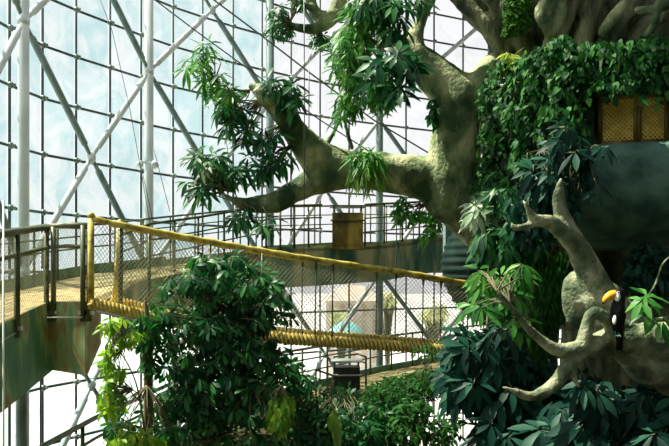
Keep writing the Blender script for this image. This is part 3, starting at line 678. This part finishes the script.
def windowm(xa, xb):
    a, b = ang(xa), ang(xb)
    f = MB()
    for aa in (a, b):
        p = pc + Vector((wr * math.cos(aa), wr * math.sin(aa), 0)); f.tube([p, p + Vector((0, 0, zt))], .035, 8)
    for z in (.06, zt - .03):
        f.tube([pc + Vector((wr * math.cos(a + (b - a) * t), wr * math.sin(a + (b - a) * t), z)) for t in np.linspace(0, 1, 9)], .03, 8)
    fo = f.build('window_frame', M['box_wood'], th)
    w = MB(); rr = wr - .02; n = 22
    nh = int((b - a) * wr / .055); nz = int(zt / .06)
    for s_ in (1, -1):
        for k in range(-nz, nh + nz):
            pts = []
            for j in range(nz + 1):
                t = (k + s_ * j * .9) / nh
                if 0 <= t <= 1: pts.append(pc + Vector((rr * math.cos(a + (b - a) * t), rr * math.sin(a + (b - a) * t), .06 + (zt - .1) * j / nz)))
            if len(pts) > 1: w.tube(pts, .011, 4, False)
    w.build('wicker', M['mesh_gold'], fo)
    lathe([(wr - .06, .05), (wr - .06, zt)], pc, 12, a, b).build('backing', M['wicker_back'], fo)
windowm(600, 636); windowm(639, 667); windowm(672, 700)

# vines over the tree house: leaves lie on the wall in front of it
def vine_surface(n, px0, px1, y0f, y1f, rad, L, m, name, parent):
    Pb, D, Nn = [], [], []
    k = 0
    while len(Pb) < n and k < n * 30:
        k += 1; a = rng.uniform(math.pi * .92, math.pi * 2.08); rr = rad + rng.uniform(-.1, .22)
        z = rng.uniform(-2.2, 1.6); x = pc.x + rr * math.cos(a); y = pc.y + rr * math.sin(a)
        px = x / y * F + CX; py = HY - (pc.z + z - EYE) / y * F
        if px < px0 or px > px1: continue
        y0, y1 = y0f(px), y1f(px); fz_ = .5 + .5 * noise.noise(Vector((px * .09, 3.3, 1.1)))
        if py < y0 or py > y1 * (1 - .0) - fz_ * 22: continue
        cl = noise.noise(Vector((x * 3.1, z * 2.6, y * 3.1)))
        if cl < -.08 and rng.uniform() > .25: continue
        o_ = np.array([math.cos(a), math.sin(a), 0])
        if 590 < px < 669 and 91 < py < 143 and rng.uniform() > .035 + (.25 if abs(px - 638) < 5 else 0) + (.3 if px > 661 else 0): continue
        o = np.array([math.cos(a), math.sin(a), 0])
        Pb.append([x + o_[0] * cl * .3, y + o_[1] * cl * .3, pc.z + z]); D.append(np.array([rng.normal() * .6, rng.normal() * .4, -.9]) + o_ * .35); Nn.append(o_ + rng.normal(size=3) * .6 + [0, 0, .25])
    n = len(Pb)
    Ls = L * rng.uniform(.5, 1.5, n)
    leaves(name, Pb, D, Nn, Ls, Ls * .36, m, parent, 'heart', .15, .12)
vc = empty('vine_curtain', pc + Vector((-2, -.6, 2)), 'dense curtain of heart-leaved vines covering the tree house wall', 'vine')
top = lambda x: float(np.interp(x, [478, 500, 520, 560, 669, 720], [92, 62, 55, 42, 40, 40]))
bot = lambda x: float(np.interp(x, [478, 492, 520, 560, 578, 592, 606, 669, 720], [250, 255, 262, 240, 190, 152, 108, 116, 170]))
vine_surface(6400, 483, 720, top, bot, R0 + .08, .088, L_vine, 'leaves', vc)
mb = MB()
for i in range(90):
    a = rng.uniform(ang(494), ang(585)); rr = R0 + rng.uniform(.0, .06); z1 = rng.uniform(-1.3, .3)
    mb.tube([pc + Vector((rr * math.cos(a + .02 * math.sin(t * 7)), rr * math.sin(a), 1.1 + (z1 - 1.1) * t)) for t in np.linspace(0, 1, 8)], .008, 4)
mb.build('stems', M['twig'], vc)
leaf_cloud('hanging_vine', 'loose leafy vine strands hanging against the glass left of the vine curtain', 'vine', [(489, 120, 11.4, 5, 60, .2, 160), (488, 190, 11.4, 6, 40, .2, 130), (480, 165, 11.4, 4, 30, .1, 14), (494, 150, 11.6, 8, 70, .2, 200)], [(490, 80, 11.6)], .09, .36, L_vine, 'heart', 1.2, .2, 0, 40)
leaf_cloud('leafy_crown', 'tufts of narrow drooping leaves along the top of the vine curtain', 'plant', [(560, 48, 9.6, 14, 12, .3, 210), (590, 52, 9.5, 30, 10, .3, 180), (650, 52, 9.5, 22, 18, .3, 320)], [(565, 55, 9.8), (600, 60, 9.8), (650, 65, 9.8)], .26, .10, L_vine, 'strap', 1.6, .4, 0, 40)
leaf_cloud('moss_patch', 'patch of small-leaved creeper on the trunk above the vine curtain', 'creeper', [(518, 10, 11.15, 15, 26, .16, 1500), (508, 32, 11.3, 6, 6, .1, 150)], [(516, -20, 11.4)], .05, .5, L_moss, 'tiny', .8, .5)
leaf_cloud('bromeliad', 'yellow-green rosette plant where the limb meets the vine curtain', 'plant', [(508, 57, 11.3, 6, 5, .1, 34)], [(506, 66, 11.3)], .26, .16, L_yel, 'lance', .9, .3, 0, 10)

# ------------------------------------------------------------------ toucan
tb = P(618, 331, 7.45)
tc = empty('toucan', tb - Vector((0, 0, .02)), 'black toucan with a big orange beak and white throat perched on the pale branch', 'bird')
def T(px, py, dd=0): return P(px, py, 7.45 + dd)
mbb = MB()
s = spline([(T(619, 341, .05), .02), (T(618.5, 333, .04), .05), (T(617.5, 322, .0), .072), (T(617.5, 311, -.0), .078), (T(619, 302, .0), .062), (T(620.5, 295, .0), .052), (T(619.5, 291, .0), .05), (T(618.5, 288.5, 0), .03)], 5)
me = MB(); me.tube([c for c, _ in s], [q for _, q in s], 16); me.ball(T(619, 292), (.055, .05, .05), 14, 10)
ob_ = me.build('tmpb', None); md = ob_.modifiers.new('r', 'REMESH'); md.mode = 'VOXEL'; md.voxel_size = .008; ss = ob_.modifiers.new('s', 'SMOOTH'); ss.iterations = 6
mm = bpy.data.meshes.new_from_object(ob_.evaluated_get(bpy.context.evaluated_depsgraph_get())); bpy.data.objects.remove(ob_); mm.name = 'body'
link('body', mm, M['black'], tc)
mb = MB(); s = spline([(T(616.5, 293.5, -.005), .040), (T(612, 294.8, -.01), .047), (T(608, 297, -.015), .043), (T(605, 299.8, -.02), .029), (T(603.3, 303, -.02), .009)], 6)
mb.tube([c for c, _ in s], [q for _, q in s], 14); bk = mb.build('beak', M['beak'], tc)
mb = MB(); mb.ball(T(603.6, 302.0, -.02), (.016, .014, .024), 10, 8); mb.build('beak_tip', M['black'], bk)
mb = MB(); mb.tube([T(616.0, 293.3, -.005), T(615.3, 293.5, -.006)], .046, 14); mb.build('beak_band', M['black'], bk)
mb = MB(); mb.ball(T(617.3, 297, -.022), (.032, .042, .066), 14, 10); mb.ball(T(618, 293.5, -.038), (.022, .02, .026), 12, 8); mb.build('throat', M['white'], tc)
mb = MB(); mb.ball(T(618.2, 292.3, -.056), (.010, .006, .010), 10, 8); ey = mb.build('eye', M['blue'], tc)
mb = MB(); mb.ball(T(618.2, 292.3, -.061), (.005, .004, .005), 8, 6); mb.build('pupil', M['black'], ey)
mb = MB(); s = spline([(T(622, 308, .0), .035), (T(621.5, 318, -.02), .045), (T(620, 330, 0), .03), (T(619.5, 339, .02), .008)], 5); mb.tube([c for c, _ in s], [q for _, q in s], 10); mb.build('wing', M['black'], tc)
mb = MB(); mb.ball(T(614.2, 319.5, -.035), (.020, .045, .055), 12, 10); mb.build('rump_patch', M['white'], tc)
mb = MB(); mb.box(T(619.5, 343, .05), (.06, .02, .16), 0, .1); mb.build('tail', M['black'], tc)
for s_ in (-1, 1):
    mb = MB(); f0 = T(616.5 + s_ * 1.5, 330, .0)
    mb.tube([f0, f0 + Vector((0, -.02, -.05))], .008, 6)
    for a in (-.5, .1, 2.8): mb.tube([f0 + Vector((0, -.02, -.05)), f0 + Vector((math.sin(a) * .03, -.02 - math.cos(a) * .03, -.055)), f0 + Vector((math.sin(a) * .045, -.02 - math.cos(a) * .04, -.07))], .006, 5)
    mb.build('foot', M['bowl'], tc)

# ------------------------------------------------------------------ stair drum and stringer near the tree
dr = P(497, 268, 14.2); d0 = empty('stair_drum', dr - Vector((0, 0, 1.2)), 'dark ribbed round stair housing beside the giant tree, behind the end of the bridge', 'stair')
prf = []
for i in range(61):
    t = i / 60; z = .95 - 2.15 * t; rr = 1.12 * (max(.0, 1 - (1.72 * (t - .42)) ** 2)) ** .62 + .02 * math.sin(t * 60 * math.pi / 2.2)
    prf.append((max(.02, rr), z))
lathe(prf, dr, 40).build('ribbed_shell', M['louver'], d0)
mb = MB(); q = P(449, 232, 14.6); mb.box(q, (.22, .12, 1.0), .3); mb.build('edge_panel', M['brace'], d0, False)
st = empty('stair_stringer', P(455, 452, 13), 'grey metal stair edge slanting up into the dark lower right foliage', 'stair')
for dx in (0, 9):
    mb = MB(); a, b = P(452 + dx, 452, 13), P(514 + dx, 405, 14.5); mb.tube([a, b], .05, 6); mb.build('rail', M['brace'], st)
mb = MB(); a, b = P(458, 458, 13.1), P(540, 396, 15); mb.add([a, b, b - Vector((-.3, 0, 1.6)), a - Vector((-.3, 0, 1.6)), a + Vector((.3, .3, 0)), b + Vector((.3, .3, 0)), b + Vector((.6, .3, -1.6)), a + Vector((.6, .3, -1.6))], [(0, 1, 2, 3), (4, 7, 6, 5), (0, 4, 5, 1), (3, 2, 6, 7), (0, 3, 7, 4), (1, 5, 6, 2)])
mb.build('stringer', M['louver'], st, False)

# ------------------------------------------------------------------ plants
UP = umbrella_plant
# leaves on the tips of the big limb
UP('umbrella_plant', 'sparse spray of umbrella leaves reaching furthest left, top left of the big branch', 'plant', [(197, 62, 11.3, 13, 14, .3, 14), (214, 82, 11.3, 13, 12, .3, 15), (224, 94, 11.3, 10, 10, .3, 9), (206, 50, 11.3, 8, 8, .2, 4), (232, 100, 11.3, 12, 10, .3, 10)], [(250, 88, 11.4), (232, 96, 11.3), (215, 80, 11.3)], .25, .14, L_sun)
UP('umbrella_plant', 'dark umbrella leaves crowning the raised tip of the big branch', 'plant', [(281, 88, 11.2, 20, 12, .25, 18), (296, 104, 11.2, 9, 12, .2, 8), (270, 80, 11.1, 10, 8, .2, 5)], [(275, 108, 11.5), (284, 120, 11.6)], .27, .17, L_mid)
UP('umbrella_plant', 'umbrella leaves hanging in the crook left of the big branch', 'plant', [(237, 120, 11.3, 20, 16, .3, 20), (260, 140, 11.4, 20, 16, .3, 22), (225, 108, 11.1, 12, 10, .3, 7)], [(262, 100, 11.5), (284, 125, 11.6), (250, 90, 11.4)], .26, .17, L_mid)
UP('umbrella_plant', 'lower umbrella leaves over the walkway railing at the end of the lower arm', 'plant', [(208, 160, 11.2, 18, 11, .3, 18), (200, 186, 11.2, 14, 13, .3, 16), (232, 172, 11.3, 20, 14, .3, 20), (258, 166, 11.4, 18, 13, .3, 16), (282, 158, 11.4, 14, 10, .3, 10), (238, 215, 11.1, 14, 12, .3, 8), (262, 226, 11.1, 12, 12, .3, 6)], [(240, 203, 11.4), (256, 203, 11.5), (232, 192, 11.3), (274, 172, 11.5)], .25, .18, L_mid)
UP('umbrella_plant', 'small pale sunlit leaves at the left end of the branch foliage, above the walkway railing', 'plant', [(205, 166, 11.0, 8, 7, .1, 6)], [(215, 180, 11.1)], .2, .18, L_lit)
# hanging foliage at the top
UP('umbrella_plant', 'small-leaved spray on the tip of the curled branch at the top', 'plant', [(280, 22, 11.1, 14, 16, .3, 34), (296, 4, 11.2, 10, 8, .2, 10), (320, 42, 11.5, 9, 7, .2, 16)], [(290, 22, 11.2), (310, 28, 11.3)], .15, .2, L_mid)
UP('umbrella_plant', 'tall hanging mass of light green umbrella leaves at the top centre', 'plant', [(362, 10, 10.8, 16, 14, .5, 40), (352, 48, 10.8, 20, 22, .5, 64), (345, 75, 10.8, 14, 14, .4, 26), (352, 100, 10.8, 16, 12, .3, 26), (378, 100, 10.8, 12, 12, .3, 22), (372, 20, 10.8, 18, 22, .4, 44), (340, 112, 10.8, 6, 10, .2, 8)], [(366, 60, 11.4), (378, 20, 11.3), (340, 0, 11.5)], .22, .15, L_sun)
UP('umbrella_plant', 'big dark umbrella leaves in front of the stub of the forked limb', 'plant', [(400, 62, 10.0, 16, 14, .2, 9), (380, 70, 10.0, 12, 14, .2, 7), (394, 88, 10.0, 14, 8, .2, 6)], [(382, 45, 11.5), (396, 48, 11.6)], .32, .24, L_mid, tilt=(-.2, .6))
UP('umbrella_plant', 'dark green leaves hanging from the top edge above the forked limb', 'plant', [(395, 8, 10.4, 16, 12, .3, 18), (368, 4, 10.4, 16, 10, .3, 16), (400, 30, 10.4, 10, 10, .2, 8), (415, 4, 10.4, 8, 6, .2, 4)], [(380, -10, 11.3), (415, -20, 11.3)], .27, .18, L_mid)
# strap tuft on the limb
a = P(366, 158, 11.75); sp = empty('strap_plant', a, 'tuft of strap-shaped pale green leaves growing on the arch of the big branch', 'plant')
n = 190; D = rdir(n) * .8 + np.array([0, -.6, .35]); C = blob_pts([(366, 160, 11.75, 14, 10, .12, n)]); C2 = C
leaves('leaves', C, D, np.tile([0, -.6, .8], (n, 1)) + rdir(n) * .3, rng.uniform(.16, .28, n), .015, L_sun, sp, 'strap', 1.0, .1)
n = 170; C = blob_pts([(366, 170, 11.68, 17, 14, .1, n)]); leaves('leaves', C, rdir(n) * .35 + np.array([0, -.3, -1]), np.tile([0, -1, .2], (n, 1)) + rdir(n) * .4, rng.uniform(.16, .34, n), .013, L_strap, sp, 'strap', .15, .1)
leaf_cloud('hanging_vine', 'small tuft of creeper hanging left of the upright part of the forked limb', 'vine', [(434, 112, 11.8, 5, 16, .12, 90)], [(438, 100, 11.8)], .11, .3, L_mid, 'lance', 1.2, .3, 0, 10)
leaf_cloud('hanging_vine', 'pale creeper trailing from the underside of the big branch over the walkway railing', 'vine', [(400, 213, 12.0, 9, 9, .2, 60), (418, 216, 12.0, 16, 6, .2, 70), (432, 226, 12.0, 9, 9, .2, 60), (424, 238, 12.0, 5, 5, .1, 20), (404, 200, 12.2, 6, 4, .1, 20)], [(425, 205, 12.2), (440, 215, 12.2)], .14, .2, L_sun, 'lance', .8, .3, 0, 30)
# big shrub lower left with its trunk
sh = UP('shrub', 'big glossy-leaved shrub standing in front of the rope bridge, lower left', 'shrub',
   [(215, 282, 8.3, 38, 26, .45, 100), (262, 290, 8.3, 30, 22, .45, 78), (228, 322, 8.4, 64, 24, .5, 150), (188, 345, 8.4, 28, 38, .5, 74), (240, 352, 8.4, 42, 28, .5, 120), (215, 385, 8.4, 56, 34, .5, 190), (255, 400, 8.4, 34, 40, .5, 110), (190, 420, 8.4, 50, 34, .5, 140), (160, 320, 8.3, 14, 20, .3, 24), (172, 288, 8.3, 10, 14, .3, 10), (243, 262, 8.3, 14, 10, .3, 16), (205, 262, 8.3, 20, 8, .3, 16)],
   [(215, 440, 8.4), (205, 400, 8.4), (225, 360, 8.4), (215, 330, 8.4), (180, 400, 8.4), (250, 380, 8.4), (240, 320, 8.4)], .135, .25, L_mid, (5, 8), (.1, .9), 'obov', .6, None, .006, .05)
mb = MB()
for pts in ([(212, 560, 8.5, .06), (205, 440, 8.5, .05), (215, 360, 8.4, .035), (225, 300, 8.4, .02)], [(208, 450, 8.5, .03), (245, 390, 8.4, .025), (262, 310, 8.4, .015)], [(206, 440, 8.5, .03), (180, 400, 8.4, .02), (170, 330, 8.4, .012)]):
    s = spline([(P(p[0], p[1], p[2]), p[3]) for p in pts]); mb.tube([c for c, _ in s], [q for _, q in s], 8)
mb.build('trunk', M['twig'], sh)
yt = UP('sapling', 'slender sapling with a straight dark trunk and drooping dark leaves left of the big shrub', 'sapling', [(148, 335, 8.0, 9, 14, .25, 22), (142, 320, 8.0, 12, 8, .2, 12), (152, 360, 8.0, 8, 12, .2, 10), (118, 430, 8.0, 14, 10, .2, 12), (160, 436, 8.0, 22, 10, .25, 24)], [(147, 385, 8.1)], .16, .2, L_mid, (4, 7), (.4, 1.2), 'obov', .5, None, .005)
mb = MB(); s = spline([(P(148, 560, 8.2), .055), (P(147.5, 420, 8.2), .05), (P(148, 360, 8.15), .045), (P(147, 318, 8.1), .03), (P(145, 300, 8.1), .012)]); mb.tube([c for c, _ in s], [q for _, q in s], 10)
mb.build('trunk', M['twig'], yt)
lm = UP('sapling', 'bright lime-leaved sapling in the sun below the end of the platform', 'sapling', [(112, 325, 7.7, 12, 10, .2, 16), (130, 336, 7.7, 10, 7, .2, 12), (108, 358, 7.7, 6, 20, .15, 22), (112, 400, 7.7, 12, 16, .2, 30), (108, 385, 7.7, 8, 10, .2, 14), (125, 436, 7.7, 22, 9, .2, 26), (120, 372, 7.7, 6, 6, .1, 5), (150, 438, 7.7, 12, 6, .1, 10)], [(132, 425, 7.8), (133, 390, 7.8), (122, 350, 7.8)], .13, .26, L_lime, (3, 6), (.3, 1.2), 'lance', .5, None, .004)
mb = MB()
for pts in ([(146, 440, 7.9, .012), (140, 400, 7.85, .010), (133, 375, 7.8, .008), (120, 352, 7.75, .007), (108, 345, 7.7, .004)], [(140, 402, 7.85, .008), (126, 385, 7.8, .007), (115, 360, 7.75, .004)]):
    s = spline([(P(p[0], p[1], p[2]), p[3]) for p in pts]); mb.tube([c for c, _ in s], [q for _, q in s], 6)
mb.build('trunk', M['twig'], lm)
# bottom centre
UP('shrub', 'dark bushy shrub at the bottom centre between the big shrub and the black cabinet', 'shrub', [(232, 440, 9.2, 50, 16, .4, 110), (300, 410, 9.0, 22, 36, .4, 110), (330, 430, 9.0, 36, 22, .4, 120), (366, 425, 9.0, 26, 22, .4, 90), (338, 395, 10.5, 16, 14, .3, 40), (290, 372, 9, 10, 16, .3, 26)], [(320, 460, 9), (300, 440, 9), (360, 450, 9)], .15, .22, L_mid, (5, 8), (.1, 1.0), 'obov', .6, None, .006)
leaf_cloud('hanging_vine', 'weeping yellow-green foliage in front of the dark bottom shrubs', 'plant', [(278, 412, 8.0, 11, 18, .15, 170), (284, 402, 8.0, 10, 10, .15, 70)], [(282, 385, 8)], .12, .22, L_lime, 'lance', 2.2, .2, 0, 20)
leaf_cloud('big_leaf_plant', 'long pale yellow leaves hanging below the black cabinet', 'plant', [(333, 410, 8.4, 3, 4, .05, 3)], [(334, 380, 8.4)], .38, .16, L_strap, 'lance', 3, .1, 0, 3)
leaf_cloud('fine_tree', 'feathery fine-leaved tree in front of the lower walkway, right of the black cabinet', 'tree', [(405, 390, 9.6, 34, 16, .4, 1500), (432, 380, 9.6, 26, 12, .4, 700), (388, 415, 9.6, 22, 24, .4, 1200), (425, 352, 9.6, 16, 8, .3, 90), (375, 400, 9.6, 14, 16, .3, 600)], [(395, 470, 9.6), (400, 420, 9.6), (415, 390, 9.6)], .10, .11, L_fern, 'tiny', .3, .2, 0, 130)
leaf_cloud('bamboo_clump', 'airy bamboo with thin dark stems at the bottom, against the white glass', 'plant', [(400, 430, 9.0, 30, 18, .3, 420), (440, 432, 9.0, 22, 14, .3, 200), (415, 408, 9, 20, 10, .3, 140), (452, 420, 9, 6, 5, .2, 24)], [(412, 470, 9), (426, 470, 9), (395, 470, 9)], .13, .16, L_fern, 'lance', .3, .2, 0, 60)
# right: umbrella plants round the trunk
UP('umbrella_plant', 'pale sunlit umbrella leaves where the big branch meets the trunk', 'plant', [(478, 214, 9.6, 12, 9, .2, 9), (497, 213, 9.6, 8, 9, .15, 5), (470, 206, 9.6, 6, 6, .15, 3)], [(500, 225, 9.9)], .26, .2, L_lit)
UP('umbrella_plant', 'drooping green umbrella leaves below the pale ones, beside the stair housing', 'plant', [(486, 232, 9.5, 14, 14, .3, 14), (515, 225, 9.4, 14, 16, .3, 14), (505, 248, 9.5, 14, 12, .3, 12), (500, 195, 9.6, 22, 8, .3, 12), (530, 240, 9.4, 10, 10, .3, 8)], [(500, 225, 9.9), (520, 235, 9.8)], .30, .18, L_mid, tilt=(.2, 1.0))
UP('umbrella_plant', 'fresh green umbrella leaves hanging over the right end of the bridge rail', 'plant', [(488, 278, 8.4, 16, 10, .25, 11), (508, 290, 8.3, 14, 14, .25, 12), (480, 300, 8.4, 10, 12, .2, 6), (515, 318, 8.3, 12, 14, .25, 8), (522, 275, 8.4, 8, 14, .2, 6)], [(497, 291, 7.9), (510, 303, 8.0), (522, 318, 8.0)], .26, .17, L_sun, tilt=(.1, .9))
UP('umbrella_plant', 'dark blue-green umbrella plant covering the lower end of the bridge', 'plant', [(470, 355, 8.6, 24, 22, .35, 34), (498, 348, 8.6, 22, 20, .3, 30), (492, 385, 8.6, 28, 26, .3, 46), (464, 382, 8.6, 18, 20, .3, 26), (512, 424, 8.5, 36, 20, .4, 46), (508, 318, 8.1, 6, 12, .1, 2)], [(500, 446, 8.8), (505, 400, 8.7), (490, 360, 8.6), (520, 430, 8.7)], .29, .22, L_shade, tilt=(0, .85))
UP('umbrella_plant', 'dark umbrella plant below the toucan branch in the lower right corner', 'plant', [(598, 396, 7.3, 26, 14, .25, 10), (566, 414, 7.7, 22, 16, .3, 14), (600, 424, 7.4, 40, 18, .3, 22), (560, 438, 7.5, 30, 12, .3, 14), (636, 408, 7.7, 24, 22, .3, 18), (650, 432, 7.4, 24, 18, .3, 18)], [(580, 455, 7.4), (610, 455, 7.4), (645, 455, 7.5)], .32, .22, L_shade, tilt=(0, .85))
UP('umbrella_plant', 'bright green leaves right beside and in front of the toucan', 'plant', [(642, 300, 7.0, 2, 2, .03, 1), (647, 312, 7.1, 2, 2, .03, 1), (662, 318, 7.1, 3, 3, .05, 1), (648, 296, 7.2, 2, 2, .04, 1)], [(652, 322, 7.3)], .21, .24, L_sun, tilt=(0, .7))
UP('umbrella_plant', 'umbrella leaves hanging in front of the vine curtain, left of the teal bowl', 'plant', [(566, 148, 8.6, 16, 10, .2, 8), (556, 165, 8.6, 14, 12, .2, 7), (600, 148, 8.6, 8, 5, .15, 3), (592, 190, 8.6, 7, 8, .1, 2), (540, 180, 8.8, 18, 18, .2, 12), (572, 130, 8.7, 10, 8, .2, 4)], [(560, 130, 8.9), (590, 150, 8.9), (545, 165, 8.9)], .26, .2, L_shade, tilt=(.1, .9))
leaf_cloud('hanging_vine', 'slim vines trailing down over the left shoulder of the teal bowl', 'vine', [(532, 215, 9.0, 26, 30, .25, 420), (570, 205, 8.9, 10, 30, .1, 110), (548, 175, 9.0, 26, 26, .2, 340), (586, 165, 8.9, 5, 28, .1, 50)], [(540, 150, 9.2), (575, 150, 9.0)], .13, .24, L_shade, 'lance', 1.6, .2, 0, 60)
leaf_cloud('hanging_fern', 'green fern curtain hanging under the tree house beside the forked pale branch', 'fern', [(552, 290, 9.4, 18, 36, .25, 1500), (540, 330, 9.5, 12, 30, .25, 500), (556, 258, 9.4, 16, 10, .2, 200)], [(552, 240, 9.6), (545, 255, 9.6)], .12, .13, L_fern_shade, 'lance', 2.4, .2, 0, 60)
leaf_cloud('dark_shrub', 'dark leafy mass on the trunk right of the toucan', 'shrub', [(650, 270, 9.6, 26, 30, .3, 700), (655, 380, 8.6, 22, 30, .3, 260)], [(668, 300, 9.8)], .15, .22, L_shade, 'lance', .9, .3, 0, 50)
leaf_cloud('dark_shrub', 'dark shrub between the stair housing and the trunk', 'shrub', [(510, 270, 12.2, 30, 50, .4, 1400), (515, 360, 11, 36, 46, .4, 1300), (560, 410, 11, 60, 46, .4, 1600), (640, 420, 10.5, 50, 40, .4, 900)], [(520, 330, 12), (560, 460, 11)], .16, .28, L_shade, 'lance', .9, .2, 0, 80)
mb = MB()
rt = empty('dry_twig', P(668, 300, 8.6), 'grey twigs crossing the dark foliage at the right edge', 'twig')
for pts in ([(645, 300, 8.4, .012), (655, 285, 8.4, .012), (662, 265, 8.4, .01), (672, 255, 8.4, .01)], [(650, 320, 7.2, .02), (660, 319, 7.2, .02), (680, 316, 7.3, .022)], [(646, 304, 7.2, .015), (648, 320, 7.2, .018), (640, 312, 7.2, .01)]):
    s = spline([(P(p[0], p[1], p[2]), p[3]) for p in pts]); mb.tube([c for c, _ in s], [q for _, q in s], 6)
mb.build('branchlet', M['bark_pale'], rt)

# ------------------------------------------------------------------ light and camera
w = bpy.data.worlds.new('sky'); SC.world = w; w.use_nodes = True; nt = w.node_tree; nt.nodes.clear()
out = nt.nodes.new('ShaderNodeOutputWorld'); bg = nt.nodes.new('ShaderNodeBackground')
tc_ = nt.nodes.new('ShaderNodeTexCoord'); sx = nt.nodes.new('ShaderNodeSeparateXYZ'); nt.links.new(tc_.outputs['Generated'], sx.inputs[0])
c = ramp(nt, sx.outputs['Z'], [(0, (.90, .895, .90)), (.5, (.87, .90, .92))]); nt.links.new(c, bg.inputs[0])
bg.inputs[1].default_value = 1.5; nt.links.new(bg.outputs[0], out.inputs[0])
sun = bpy.data.lights.new('sun', 'SUN'); sun.energy = 11; sun.angle = .015; sun.color = (1, .95, .80)
so = bpy.data.objects.new('sun', sun); COL.objects.link(so); so.location = (-10, 5, 25)
so.rotation_euler = Vector((.50, -.06, -.86)).to_track_quat('-Z', 'Y').to_euler()
cam = bpy.data.cameras.new('camera'); co_ = bpy.data.objects.new('camera', cam); COL.objects.link(co_)
co_.location = (0, 0, EYE); co_.rotation_euler = (math.radians(90), 0, 0)
cam.sensor_width = 36; cam.lens = 36 * F / 669; cam.shift_y = (HY - 223) / 669; cam.clip_end = 500; cam.clip_start = .1
SC.camera = co_
SC.view_settings.view_transform = 'Standard'; SC.view_settings.look = 'None'; SC.view_settings.exposure = 0; SC.view_settings.gamma = 1
SC.cycles.max_bounces = 8; SC.cycles.transparent_max_bounces = 16
